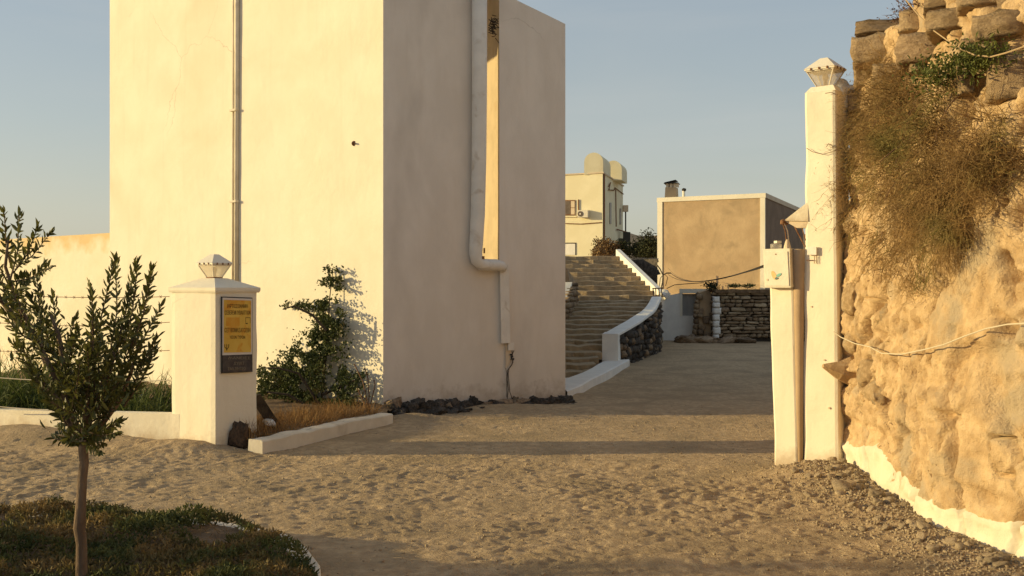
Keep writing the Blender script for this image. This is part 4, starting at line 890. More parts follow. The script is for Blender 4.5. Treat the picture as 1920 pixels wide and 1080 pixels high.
def face_stones(parent, off, p0, p1, z0f, z1f, mats, hmin, hmax, wmin, wmax, proud=.06, n=2, rough=.10, gap=.008, boxy=.62, thick=.22):
    p0 = Vector(p0); p1 = Vector(p1); L = (p1 - p0).length; t = (p1 - p0) / L; nn = Vector((t.y, -t.x)); ang = math.atan2(t.y, t.x)
    z = z0f(0); c = 0; zmax = max(z1f(0), z1f(L / 2), z1f(L))
    while z < zmax - .02:
        h = rg.uniform(hmin, hmax); s = rg.uniform(-.1, 0)
        while s < L:
            w_ = rg.uniform(wmin, wmax); m_ = s + w_ / 2
            if 0 <= m_ <= L and z + h * .6 < z1f(m_) + .03:
                k = rg.uniform(-.02, .03); p = p0 + t * m_ + nn * (k - thick / 2 + proud); hh = min(h * rg.uniform(.92, 1.06), z1f(m_) - z + .02)
                rock('stone', (p.x - off[0], p.y - off[1], z + hh / 2 - off[2]), (w_ - gap, thick, hh - gap), rg.choice(mats), parent, (rg.uniform(-.05, .05), rg.uniform(-.08, .08), ang + rg.uniform(-.06, .06)), n=n, rough=rough, boxy=boxy, var=10); c += 1
            s += w_
        z += h
    return c
for i in range(len(rows_) - 1):
    a, b_ = rows_[i], rows_[i + 1]
    face_stones(pa, PAO, (a[1] - .02 + (.11 if i == 0 else 0), a[2] + (.45 if i == 0 else 0)), (b_[1] - .02, b_[2]), lambda s: -.08, lambda s, a=a, b_=b_: min(a[3], b_[3]) - .07, ['rock_dark', 'rock_dark', 'rock_brown'], .10, .17, .16, .34, proud=.03, rough=.16, boxy=.5)
# end face rocks and whitewash splashes
for i in range(16):
    z = rg.uniform(0, 1.1); rock('stone', (3.72 + rg.uniform(-.10, .04) - 2, 25.85 + rg.uniform(-.1, .15) - 20.3, z), (rg.uniform(.12, .28), .2, rg.uniform(.1, .2)), 'rock_dark' if rg.random() < .7 else 'rock_grey', pa, (rg.random(), rg.random(), rg.random()), n=2, rough=.16, boxy=.4)
for (px, py, s_) in ((1209, 652, .15), (1226, 638, .13), (1176, 680, .12)):
    p = gnd(px, py + 8); rock('whitewashed_stone', (p.x - 2 - .05, p.y - 20.3, s_ * .45), (s_, .14, s_ * 1.1), 'cap_paint', pa, (.2, .2, rg.random()), n=2, rough=.18, boxy=.3)
# white ledge from the house corner to the parapet
lg = thing('ledge', 'low white ledge curving from the house corner to the parapet foot', 'ledge', (1, 15, 0)); LGO = (1, 15, 0)
fr_ = [(.80, 14.42), (1.02, 15.2), (1.30, 16.3), (1.62, 17.5), (1.95, 18.9), (2.42, 20.75)]; bk_ = [(.72, 16.1), (.92, 16.4), (1.22, 17.4), (1.46, 18.4), (1.64, 19.3), (1.86, 20.25)]
mb = MB(LGO); vs = []
for (a, b_) in zip(fr_, bk_): j = rg.uniform(-.015, .015); vs += [(a[0] + j, a[1], -.1), (a[0] + j, a[1], .125), (a[0] + j - .02, a[1] + .02, .14), (b_[0], b_[1], .15), (b_[0], b_[1], -.1)]
mb.add(vs, [(5 * i + k, 5 * i + 5 + k, 5 * i + 6 + k, 5 * i + k + 1) for i in range(5) for k in range(4)] + [(0, 1, 2, 3, 4)]); mb.build('ledge_top', 'cap_paint', lg)
# wall on the left of the stairs, peeking past the house corner
wl = thing('stair_side_wall', 'stone side wall with white cap left of the stairway, just past the house corner', 'wall', (1.2, 22, 0)); WLO = Vector((1.2, 22, 0))
# the visible end sits at px 1062..1085
e0 = ray(1079, 548, 24.6); 
MB(WLO).hexa([(.6, 23.6, .9), (1.28, 23.8, .9), (1.55, 25.6, .9), (.6, 25.6, .9)], [(.6, 23.6, 1.28), (1.26, 23.8, 1.30), (1.52, 25.6, 1.75), (.6, 25.6, 1.75)]).build('white_cap', 'white_plaster', wl)
face_stones(wl, WLO, (1.22, 23.4), (1.60, 25.7), lambda s: .75, lambda s: 1.25 + .2 * s, ['rock_brown', 'rock_tan'], .10, .15, .18, .3, proud=.08)
MB(WLO).hexa([(.6, 25.7, .9), (1.62, 25.7, .9), (1.66, 26.4, .9), (.6, 26.4, .9)], [(.6, 25.7, 2.25), (1.40, 25.7, 2.1), (1.66, 26.4, 1.75), (.6, 26.4, 2.4)]).build('rough_pier', 'rock_tan', wl)

# ------------------------------------------------------------------ door wall, pier, rubble wall
dw = thing('white_lane_wall', 'small white lane wall with a grey shuttered opening', 'wall', (5, 31, 0)); DWO = Vector((5, 31, 0))
def r2(px, py, d): return ray(px, py, d)
D = 31.0
vs_px = [(1236, 640), (1312, 640), (1312, 541), (1276, 541), (1276, 549), (1262, 550), (1252, 556), (1236, 556)]
front = [ray(x, y, D) for x, y in vs_px]; back_ = [p + Vector((.1, .4, 0)) for p in front]
# build as pieces around the opening so that the shutter sits in a real recess
def slab(name, x0, x1, yt, yb, m, parent, off, d=D, th=.35, proud=0.0, yt1=None):
    yt1 = yt if yt1 is None else yt1
    a = [ray(x0, yb, d), ray(x1, yb, d), ray(x1, yt1, d), ray(x0, yt, d)]; a = [p - Vector((0, proud, 0)) for p in a]; b_ = [p + Vector((.05, th, 0)) for p in a]
    return MB(off).hexa(a, b_).build(name, m, parent)
slab('wall_panel', 1238, 1279, 557, 640, 'cap_paint', dw, DWO, yt1=549); slab('wall_panel', 1279, 1308, 592, 640, 'cap_paint', dw, DWO); slab('wall_panel', 1308, 1320, 542, 640, 'cap_paint', dw, DWO)
slab('surround', 1274, 1326, 541.5, 550, 'white_plaster', dw, DWO, proud=.03); slab('surround', 1275, 1279, 550, 593, 'white_plaster', dw, DWO, proud=.02, th=.2); slab('surround', 1308, 1312, 550, 593, 'white_plaster', dw, DWO, proud=.02, th=.2)
for i in range(4): slab('shutter_board', 1279.2 + i * 7.2, 1286.0 + i * 7.2, 551, 592, 'shutter', dw, DWO, d=D + .12, th=.04, proud=.004 * (i % 2))
pi = thing('rubble_pier', 'earthy stone pier between the shuttered opening and the dry-stone wall', 'pier', (5.8, 30.6, 0)); PIO = Vector((5.8, 30.6, 0))
a, b_ = ray(1306, 640, 30.6), ray(1333, 640, 30.6)
MB(PIO).hexa([(a.x, 30.6, -.1), (b_.x, 30.6, -.1), (b_.x, 31.2, -.1), (a.x, 31.2, -.1)], [(a.x + .08, 30.6, 1.45), (b_.x, 30.6, 1.58), (b_.x, 31.2, 1.58), (a.x + .08, 31.2, 1.5)]).build('core', 'beige_stucco', pi)
face_stones(pi, PIO, (a.x - .05, 30.58), (a.x + .12, 30.5), lambda s: .0, lambda s: 1.45, ['rock_tan', 'rock_brown'], .12, .2, .12, .2, proud=.05, thick=.16)
for (x, y, w_, h_) in ((1313, 585, .16, .2), (1324, 600, .2, .22), (1316, 615, .2, .16), (1326, 628, .22, .18)):
    p = ray(x, y, 30.56); rock('stone', p - PIO, (w_, .08, h_), 'rock_brown', pi, n=3, rough=.1)
sw = thing('dry_stone_wall', 'dry-stone wall with whitewashed left edge across the lane', 'wall', (6, 30.2, 0)); SWO = Vector((6, 30.2, 0))
x0 = ray(1337, 600, 30.3).x; x1 = ray(1530, 600, 30.0).x
MB(SWO).prism([(x0, 30.38), (x1, 30.38), (x1, 30.9), (x0, 30.9)], -.1, 1.45).build('wall_core', 'rock_dark', sw)
ncs = face_stones(sw, SWO, (x0, 30.3), (x1, 30.1), lambda s: .12, lambda s: 1.50 + .05 * math.sin(s * 2.5), ['rock_brown', 'rock_tan', 'rock_tan', 'rock_grey'], .06, .15, .12, .46, proud=.06, n=3, rough=.12, gap=.010, boxy=.5)
zz = .05
for h_, w_ in ((.17, .16), (.22, .20), (.18, .17), (.20, .18), (.19, .22), (.16, .19), (.18, .17)):
    rock('whitewashed_stone', Vector((x0 + .04 + w_ / 2 - .06, 30.2, zz + h_ / 2)) - SWO, (w_, .24, h_ - .01), 'cap_paint', sw, n=3, rough=.045, boxy=.97); zz += h_
for i, px in enumerate((1312, 1330, 1352, 1373, 1394, 1413, 1432)):
    p = gnd(px, 652 + 3 * math.sin(i)); s_ = rg.uniform(.26, .40)
    o = rock('boulder', (p.x + rg.uniform(-.08, .08), 29.6 + .1 * (i % 2), s_ * .14), (s_ * 1.6, .4, s_ * rg.uniform(.5, .8)), 'rock_brown', None, (0, rg.uniform(-.3, .3), rg.uniform(-.3, .3)), n=4, rough=.20, boxy=.4)
    tag(o, 'dark rounded boulder lying along the foot of the dry-stone wall', 'boulder', 'boulders at the foot of the dry-stone wall')
    if i == 0: o['label'] = 'leftmost boulder, below the earthy stone pier in the lane'
# earth and plants on top of the rubble wall
slab_ = MB(SWO).prism([(x0 + .05, 30.15), (x1, 30.0), (x1, 30.9), (x0, 30.9)], 1.46, 1.56).build('earth_capping', 'soil', sw)
def shrub(name, label, cpx, r, n, lsz, m, cat='shrub', stem=None, sq=(1, 1, 1)):
    c = Vector(cpx); t = thing(name, label, cat, tuple(c))
    k = 26; cl_ = RNG.normal(size=(k, 3)); cl_ = cl_ / np.linalg.norm(cl_, axis=1, keepdims=True) * (RNG.random((k, 1)) ** .5) * r * .8 * np.array(sq)
    P = cl_[RNG.integers(0, k, n)] + RNG.normal(size=(n, 3)) * r * .2 * np.array(sq)
    o = leaf_obj('foliage', P, RNG.normal(size=(n, 3)) + np.array([[0, 0, .5]]), RNG.uniform(.6, 1.3, n) * lsz, lsz * .45, m, t); o['kind'] = 'stuff'
    s = MB()
    for i in range(10):
        q = cl_[i]; s.tube([(0, 0, -r * sq[2]), (q[0] * .5, q[1] * .5, q[2] * .3 - .3 * r), tuple(q)], [.03 * r, .02 * r, .008 * r], 4)
    s.build('stems', 'twig', t); return t
shrub('wall_plant', 'dark tuft of plants on top of the earthy pier', ray(1333, 538, 30.4), .22, 500, .06, 'leaf_dark', 'plant', sq=(1.4, 1, .7))
shrub('wall_plant', 'small weedy tuft on the dry-stone wall, left of the cable end', ray(1378, 536, 30.4), .15, 260, .05, 'leaf_blade', 'plant', sq=(1.8, 1, .45))
shrub('wall_plant', 'small weedy tuft on the dry-stone wall nearest the meter pillar', ray(1402, 536, 30.4), .15, 260, .05, 'leaf_blade', 'plant', sq=(1.8, 1, .45))
# retaining bank right of the upper steps
rb = thing('retaining_wall', 'rough stone retaining bank right of the upper steps', 'wall', (4.2, 30, 0)); RBO = Vector((4.2, 30, 0))
MB(RBO).prism([(4.22, 29.4), (4.42, 31.2), (4.55, 32.6), (3.45, 32.4), (3.4, 31.5)], 0, 2.45).build('bank', 'rock_dark', rb)
face_stones(rb, RBO, (3.40, 31.4), (4.34, 30.4), lambda s: 1.5, lambda s: 2.45, ['rock_dark', 'rock_brown', 'rock_brown'], .12, .2, .2, .4, proud=.2)
for i in range(7): rock('stone', Vector((3.75 + i * .10, 30.9, 2.44)) - RBO, (.16, .2, .14), 'rock_tan', rb, (0, 0, rg.random()), n=3, rough=.12)

# ------------------------------------------------------------------ beige house
bh = thing('beige_house', 'beige stuccoed cube house with white borders and a chimney', 'house', (7, 35, .9)); BHO = Vector((7, 35, .9))
FLt = Vector(((1233 - 960) / F * 36, 36)); FRt = Vector(((1435 - 960) / F * 34, 34)); zL, zR = EYE + 169 / F * 36, EYE + 178 / F * 34
bd = Vector((.42, .907)); BRt = FRt + bd * 8; BLt = FLt + bd * 8; zb = .85
fn = Vector(((FRt - FLt).y, -(FRt - FLt).x)).normalized(); ft = (FRt - FLt).normalized()
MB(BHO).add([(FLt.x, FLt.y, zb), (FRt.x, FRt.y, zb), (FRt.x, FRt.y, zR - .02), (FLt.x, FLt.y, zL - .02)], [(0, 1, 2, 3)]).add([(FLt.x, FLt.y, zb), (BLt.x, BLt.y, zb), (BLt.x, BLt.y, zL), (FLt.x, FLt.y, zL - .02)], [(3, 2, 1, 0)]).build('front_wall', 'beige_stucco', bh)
MB(BHO).add([(FRt.x, FRt.y, zb), (BRt.x, BRt.y, zb), (BRt.x, BRt.y, zR - .02), (FRt.x, FRt.y, zR - .02)], [(0, 1, 2, 3)]).build('side_wall', 'shaded_stucco', bh)
MB(BHO).add([(FLt.x, FLt.y, zL - .02), (FRt.x, FRt.y, zR - .02), (BRt.x, BRt.y, zR - .02), (BLt.x, BLt.y, zL - .02)], [(0, 1, 2, 3)]).build('roof', 'cream_wall', bh)
W = (FRt - FLt).length
def fbox(name, s0, s1, z00, z01, z10, z11, m, th=.03):
    a = FLt + ft * s0; b_ = FLt + ft * s1; o_ = fn * th; i_ = fn * -.02
    return MB(BHO).hexa([(a.x + i_.x, a.y + i_.y, z00), (b_.x + i_.x, b_.y + i_.y, z10), (b_.x + o_.x, b_.y + o_.y, z10), (a.x + o_.x, a.y + o_.y, z00)][::-1], [(a.x + i_.x, a.y + i_.y, z01), (b_.x + i_.x, b_.y + i_.y, z11), (b_.x + o_.x, b_.y + o_.y, z11), (a.x + o_.x, a.y + o_.y, z01)][::-1]).build(name, m, bh)
fbox('border', 0, .19, zb, zL - .15, zb, zL - .15, 'white_plaster'); fbox('border', W - .17, W, zb, zR - .16, zb, zR - .16, 'white_plaster'); fbox('border', -.02, W + .02, zL - .155, zL, zR - .155, zR, 'white_plaster', .034)
sn = Vector((bd.y, -bd.x)); 
a, b_ = FRt + sn * .0, BRt; MB(BHO).hexa([(a.x - .02, a.y, zR - .16), (b_.x - .02, b_.y, zR - .16), (b_.x + sn.x * .03, b_.y + sn.y * .03, zR - .16), (a.x + sn.x * .03, a.y + sn.y * .03, zR - .16)][::-1], [(a.x - .02, a.y, zR), (b_.x - .02, b_.y, zR), (b_.x + sn.x * .03, b_.y + sn.y * .03, zR), (a.x + sn.x * .03, a.y + sn.y * .03, zR)][::-1]).build('side_border', 'tan_paint', bh)
MB(BHO).add([(FRt.x + sn.x * .01, FRt.y + sn.y * .01, zb), (BRt.x + sn.x * .01, BRt.y + sn.y * .01, zb), (BRt.x + sn.x * .01, BRt.y + sn.y * .01, 2.45), (FRt.x + sn.x * .01, FRt.y + sn.y * .01, 2.45)], [(0, 1, 2, 3)]).build('side_plinth', 'beige_stucco', bh)
# chimney
cq = lambda x0, x1, y, d, dep=.42: [ray(x0, y, d), ray(x1, y, d), ray(x1, y, d) + Vector((.17, dep, 0)), ray(x0, y, d) + Vector((.17, dep, 0))]
d = 36.3
def zset(pl, z): return [Vector((p.x, p.y, z)) for p in pl]
zc = lambda y, d=36.3: EYE + (540 - y) / F * d
ch = MB(BHO).hexa(zset(cq(1246, 1267, 370, d), zc(374)), zset(cq(1247.5, 1266, 370, d), zc(351))).build('chimney', 'beige_stucco', bh)
mc = MB(BHO)
for x in (1250, 1257.5, 1264):
    mc.hexa(zset(cq(x - 1.3, x + 1.3, 350, d, .12), zc(351)), zset(cq(x - 1.3, x + 1.3, 350, d, .12), zc(343.5)))
o = mc.build('chimney_posts', 'tan_paint', bh)
a = cq(1244, 1271, 340, d, .55)
MB(BHO).hexa([Vector((a[0].x, a[0].y - .06, zc(344.5))), Vector((a[1].x, a[1].y - .06, zc(343.5))), Vector((a[2].x, a[2].y, zc(343.5))), Vector((a[3].x, a[3].y, zc(344.5)))], [Vector((a[0].x, a[0].y - .06, zc(343.3))), Vector((a[1].x, a[1].y - .06, zc(342.2))), Vector((a[2].x, a[2].y, zc(342.2))), Vector((a[3].x, a[3].y, zc(343.3)))]).hexa(
    [Vector((a[0].x + .03, a[0].y, zc(343))), Vector((a[1].x - .08, a[1].y, zc(338))), Vector((a[2].x - .08, a[2].y, zc(338))), Vector((a[3].x + .03, a[3].y, zc(343)))], [Vector((a[0].x + .03, a[0].y, zc(341.8))), Vector((a[1].x - .08, a[1].y, zc(336.8))), Vector((a[2].x - .08, a[2].y, zc(336.8))), Vector((a[3].x + .03, a[3].y, zc(341.8)))]).build('chimney_cap', 'dark_metal', bh)
p = ray(1282, 370, 36.2)
MB(BHO).tube([(p.x, p.y, zc(371)), (p.x, p.y, zc(358))], .05, 8).build('vent_pipe', 'white_plaster', bh)
MB(BHO).tube([(p.x, p.y, zc(359)), (p.x + .01, p.y, zc(356)), (p.x + .02, p.y, zc(353.5))], [.06, .085, .04], 8).box((p.x + .05, p.y, zc(356)), (.06, .06, .07)).build('vent_cowl', 'dark_metal', bh)

# cables
def cat(a, b_, sag, n=28): return [a.lerp(b_, i / n) - Vector((0, 0, sag * 4 * (i / n) * (1 - i / n))) for i in range(n + 1)]
e1 = ray(1440, 496, 9.36); hA = ray(1233, 500, 35.2); hB = ray(1258, 512, 34.8)
tag(MB().tube(cat(e1, hB, .22), .0085, 6).build('power_cable', 'cable_black'), 'thickest black cable sagging from the meter pillar to the beige house', 'cable', 'cables across the lane')
tag(MB().tube(cat(e1 + Vector((0, .02, -.012)), hB + Vector((-.1, 0, -.05)), .19), .006, 6).build('power_cable', 'cable_black'), 'thinner black cable close beneath the thickest one over the lane', 'cable', 'cables across the lane')
tag(MB().tube(cat(e1 + Vector((0, .02, .01)), hB + Vector((-.1, 0, .18)), .30), .0032, 5).build('power_cable', 'cable_black'), 'hair-thin loose wire arching above the black cables over the lane', 'cable', 'cables across the lane')
mb = MB()
jn = [(1232, 497), (1238, 505), (1243, 516), (1250, 512), (1258, 512)]
mb.tube([ray(x, y, 34.9) for x, y in jn], .022, 5); mb.tube([ray(x, y, 34.8) for x, y in ((1243, 516), (1242, 530), (1239, 542))], .018, 5); mb.tube([ray(x, y, 34.7) for x, y in ((1236, 540), (1238, 522), (1245, 513), (1252, 520), (1248, 536))], .012, 5)
mb.tube([ray(x, y, 32) for x, y in ((1250, 541), (1265, 534), (1290, 532), (1320, 530))], .012, 5)
tag(mb.build('cable_knot', 'cable_black'), 'tangle of black cables hanging at the beige house left corner', 'cable')
# small railing and white bags at the parapet end
rl = thing('railing', 'short rusty railing at the upper end of the parapet', 'railing', tuple(ray(1232, 557, 26.2))); RO = ray(1232, 557, 26.2)
for x in (1225, 1230, 1236, 1241): MB(RO).tube([ray(x, 557, 26.2), ray(x - .5, 541, 26.2)], .014, 5).build('bar', 'rust', rl)
MB(RO).tube([ray(1223, 541, 26.2), ray(1243, 540, 26.2)], .016, 5).build('top_rail', 'rust', rl)
o = rock('white_bag', ray(1248, 552, 26.4), (.17, .15, .2), 'cap_paint', None, n=5, rough=.22, boxy=.2); tag(o, 'crumpled white bag at the parapet end near the cable tangle', 'bag')

# ------------------------------------------------------------------ far cream house
fh = thing('cream_house', 'distant two-storey cream house with vaulted roof shapes and air conditioner', 'house', (6.26, 70, 3.0)); FHO = Vector((6.26, 70, 3.0))
A = Vector((6.26, 70)); B = Vector((8.65, 79)); Z1 = EYE + 215 / F * 70; Lf = Vector((-1.0, 73.5)); Z0_ = 2.8
ru = (A - Lf).normalized(); rn = Vector((ru.y, -ru.x)); su = (B - A).normalized(); sn2 = Vector((su.y, -su.x)); Bk = Lf + (B - A)
MB(FHO).prism([(Lf.x, Lf.y), (A.x, A.y), (B.x, B.y), (Bk.x, Bk.y)], Z0_, Z1).build('walls', 'cream_wall', fh)
e4 = .07
MB(FHO).prism([(Lf.x - .05, Lf.y - .1), (A.x + .06, A.y - .1), (B.x + .1, B.y + .05), (Bk.x, Bk.y + .1)], Z1 + .001, Z1 + .09).build('roof_edge', 'tan_paint', fh)
def ff(px, py, out=.0):
    k = (px - 960) / F; s = (k * Lf.y - Lf.x) / (ru.x - k * ru.y); p = Lf + ru * s + rn * out; return Vector((p.x, p.y, EYE - (py - 540) / F * p.y))
def fs_(px, py, out=.0):
    k = (px - 960) / F; s = (k * A.y - A.x) / (su.x - k * su.y); p = A + su * s + sn2 * out; return Vector((p.x, p.y, EYE - (py - 540) / F * p.y))
def fpan(name, f, x0, x1, y0, y1, o0, o1, m, parent=fh):
    return MB(FHO).hexa([f(x0, y1, o0), f(x1, y1, o0), f(x1, y0, o0), f(x0, y0, o0)], [f(x0, y1, o1), f(x1, y1, o1), f(x1, y0, o1), f(x0, y0, o1)]).build(name, m, parent)
wd = fpan('window', ff, 1052, 1079, 375, 404, .01, .05, 'rust'); 
fpan('pane', ff, 1053, 1070, 377, 402, .05, .06, 'window_dark', wd); fpan('pane', ff, 1071, 1078, 377, 389, .05, .06, 'tan_paint', wd); fpan('pane', ff, 1071, 1078, 390, 402, .05, .06, 'tan_paint', wd)
fpan('sill', ff, 1052, 1082, 404.5, 407, .0, .12, 'cream_wall', wd)
dr = fpan('door', ff, 1050, 1080, 455, 478, .01, .04, 'wood_dark'); fpan('door_panel', ff, 1051, 1079, 457, 478, .04, .06, 'cap_paint', dr)
ac = fpan('air_conditioner', ff, 1087, 1106, 394, 407.5, .05, .42, 'metal_white')
vs = [ff(1092.5 + 5 * math.cos(a), 401 + 5.2 * math.sin(a), .43) for a in np.linspace(0, 2 * math.pi, 17)[:-1]]; vs2 = [v + Vector((rn.x, rn.y, 0)) * .02 for v in vs]
MB(FHO).hexa(vs[::-1], vs2[::-1]).build('fan_grille', 'window_dark', ac); vs = [ff(1092.5 + 1.6 * math.cos(a), 401 + 1.6 * math.sin(a), .45) for a in np.linspace(0, 2 * math.pi, 9)[:-1]]; MB(FHO).hexa(vs[::-1], [v + Vector((rn.x, rn.y, 0)) * .02 for v in vs][::-1]).build('fan_hub', 'metal_white', ac)
for (a, b_, c, d_) in ((1142.5, 1145.5, 380, 420), (1161.5, 1164, 391, 421)): fpan('side_window', fs_, a, b_, c, d_, .0, .05, 'window_dark')
fm = MB(FHO); fm.tube([ff(1060, 419, .06), ff(1090, 420, .06), ff(1129, 417, .06)], .03, 4).tube([ff(1085, 374, .05), ff(1085, 405, .05)], .04, 4).tube([fs_(1131, 326, .06), fs_(1131, 478, .06)], .07, 4).tube([fs_(1139, 350, .06), fs_(1142, 342, .1), fs_(1139, 356, .1), fs_(1150, 357, .05), fs_(1152, 352, .05), fs_(1168, 364, .05)], .04, 4).tube([fs_(1153, 355, .06), fs_(1154, 425, .06)], .04, 4).tube([fs_(1154, 430, .1), fs_(1168, 436, .4)], .05, 4)
fm.build('wall_pipes', 'rust', fh)
# vaults on the roof
def vault(x0, x1, yt, yb, d, dep, axis_, name='roof_vault'):
    w_ = (x1 - x0) / F * d / 2; cx = ((x0 + x1) / 2 - 960) / F * d; z0 = EYE + (540 - yb) / F * d; zt_ = EYE + (540 - yt) / F * d; hs = zt_ - z0 - w_; n = 14
    prof = [(-w_, 0), (-w_, hs)] + [(-w_ * math.cos(t), hs + w_ * math.sin(t)) for t in np.linspace(0, math.pi, n)[1:-1]] + [(w_, hs), (w_, 0)]
    t = Vector(axis_).normalized(); u = Vector((t.y, -t.x))
    f0 = [Vector((cx + u.x * a, d + u.y * a, z0 + b_)) for a, b_ in prof]; f1 = [p + Vector((t.x, t.y, 0)) * dep for p in f0]
    return MB(FHO).hexa(f0, f1).build(name, 'cream_wall', fh)
vault(1095, 1131, 286, 327, 70.3, 3.2, (su.x, su.y)); vault(1133, 1166, 301, 338, 74.2, 2.6, (su.x * 1.0, su.y))
tk = thing('water_tank', 'small pale tank on a post at the right end of the cream house', 'tank', tuple(ray(1172, 470, 79))); TK = ray(1172, 470, 79)
MB(TK).box(ray(1173, 391, 79), (.38, .4, .5)).build('tank', 'tan_paint', tk); MB(TK).tube([ray(1173, 397, 79), ray(1173, 470, 79)], .06, 6).build('post', 'dark_metal', tk)
sd_ = thing('sheet_metal_shed', 'dark little shed beside the cream house, behind the bushes', 'shed', tuple(ray(1173, 470, 77)))
MB(ray(1173, 470, 77)).box(ray(1175, 447, 77), (.5, .5, .95)).box(ray(1162, 452, 77), (.7, .4, .4)).build('shed_box', 'dark_metal', sd_)
# scrub behind the steps
rg = random.Random(9)
def scrub(label, px, py, d, r, n, m, lsz, sq=(1, 1, .8)): return shrub('scrub_bush', label, ray(px, py, d), r, n, lsz, m, 'bush', sq=sq)
scrub('tawny dry bush in front of the cream house', 1136, 466, 45, .68, 1800, 'dry_tawny', .12, (1.0, 1, .7))
scrub('low tawny tuft at the cream house corner, left of the bigger dry bush', 1120, 476, 44, .35, 500, 'dry_tawny', .11)
scrub('dark bush just right of the tawny bush at the stair top', 1168, 470, 46, .6, 1500, 'leaf_dark', .12)
scrub('dark rounded bush nearest the beige house left corner', 1222, 462, 44, .78, 2200, 'leaf_dark', .12, (1, 1, 1))
scrub('dark spreading bush between its two neighbours, left of the beige house', 1198, 472, 46, .62, 1800, 'leaf_dark', .12)

# ------------------------------------------------------------------ wall shrub and grasses
ws_ = thing('climbing_shrub', 'dark green climbing shrub leaning up the sunlit house wall', 'shrub', tuple(ray(600, 770, 12.7))); WSO = np.array(ray(600, 770, 12.7))
blobs = [(614, 508, 6, 7), (632, 512, 7, 9), (628, 524, 12, 8), (608, 533, 12, 5), (634, 541, 10, 4), (618, 520, 8, 12), (546, 575, 16, 3), (600, 572, 38, 8), (560, 574, 20, 5), (543, 572, 10, 4), (622, 575, 22, 12), (612, 592, 26, 14), (625, 605, 22, 14), (605, 615, 24, 14), (622, 628, 22, 14), (590, 635, 26, 14), (612, 652, 32, 16), (585, 660, 34, 16), (560, 672, 30, 16), (548, 695, 38, 18), (590, 690, 42, 16), (520, 708, 28, 16), (500, 722, 16, 12), (560, 722, 48, 18), (530, 738, 40, 14), (610, 722, 38, 14), (640, 700, 16, 12), (600, 750, 50, 14), (545, 758, 45, 12), (645, 748, 30, 18), (650, 722, 22, 14), (495, 740, 14, 14), (640, 770, 26, 12), (490, 700, 12, 8), (675, 705, 14, 6)]
area = np.array([b_[2] * b_[3] for b_ in blobs], float); area /= area.sum(); n = 14000; ids = RNG.choice(len(blobs), n, p=area); bl = np.array(blobs)[ids]
pxs = bl[:, 0] + RNG.normal(size=n) * bl[:, 2] * .56; pys = bl[:, 1] + RNG.normal(size=n) * bl[:, 3] * .66
_hole = noise2(pxs * .07, pys * .07, 55) + .6 * noise2(pxs * .16, pys * .16, 56); _k = _hole > -.30; pxs, pys = pxs[_k], pys[_k]; n = len(pxs)
k = (pxs - 960) / F; s = (k * C.y - C.x) / (Ld.x - k * Ld.y); dw_ = C.y + Ld.y * s
depth = dw_ - .10 - RNG.random(n) * np.clip((pys - 480) / 300, .15, 1) * .75 ; depth = np.maximum(depth, 10.9)
P = np.stack([(pxs - 960) / F * depth, depth, EYE - (pys - 540) / F * depth], 1); P = P[P[:, 2] > .08]; n = len(P)
leaf_obj('foliage', P - WSO, RNG.normal(size=(n, 3)) + np.array([[0, -.2, .4]]), RNG.uniform(.02, .062, n), .028, 'leaf_bush', ws_)['kind'] = 'stuff'
mb = MB(WSO)
for i_, pts in enumerate(([(600, 775), (608, 700), (615, 620), (618, 560), (624, 510)], [(600, 760), (560, 700), (520, 690), (495, 690)], [(612, 620), (585, 590), (550, 574), (530, 580)], [(605, 740), (650, 720), (680, 708)], [(590, 770), (540, 740), (500, 735)])):
    mb.tube([ray(x, y, 13.35 if i_ == 0 else 13.0) for x, y in pts], [.018, .016, .012, .008, .006][:len(pts)], 5)
mb.build('stems', 'wood_dark', ws_)
dt = thing('dead_stalks', 'bare dead stalks standing by the house corner, right of the green shrub', 'plant', tuple(ray(690, 772, 12.4))); DTO = ray(690, 772, 12.4); mb = MB(DTO)
for pts in ([(690, 772), (687, 745), (680, 715), (664, 682)], [(691, 772), (692, 740), (690, 710), (684, 690)], [(692, 772), (699, 740), (703, 722), (701, 712)], [(689, 770), (678, 745), (670, 728)], [(690, 760), (686, 748), (672, 738)]):
    mb.tube([ray(x, y, 12.4) for x, y in pts], .007, 4)
mb.build('stalks', 'twig', dt)
n = 2600; t_ = RNG.random(n); off_ = RNG.random(n) * .75 + .18
P = np.stack([-2.40 + t_ * 1.0 - off_ * .92, 9.95 + t_ * 2.15 + off_ * .39, np.full(n, .10)], 1)
V, Q = blades(P, RNG.normal(size=(n, 3)) * .5 + np.array([[0, 0, 1.]]), RNG.uniform(.08, .24, n), .007, .6, 3)
tag(link('dry_grass', np_mesh('dg', V, Q), 'dry_grass'), 'orange-brown dry grass behind the kerb', 'grass', kind='stuff')
rock('paper_scrap', ray(506, 792, 10.65), (.12, .1, .05), 'cap_paint', None, (.2, .3, .4), n=3, rough=.2, boxy=.2); tag(bpy.data.objects['paper_scrap'], 'crumpled white scrap lying beside the dark plank', 'litter')
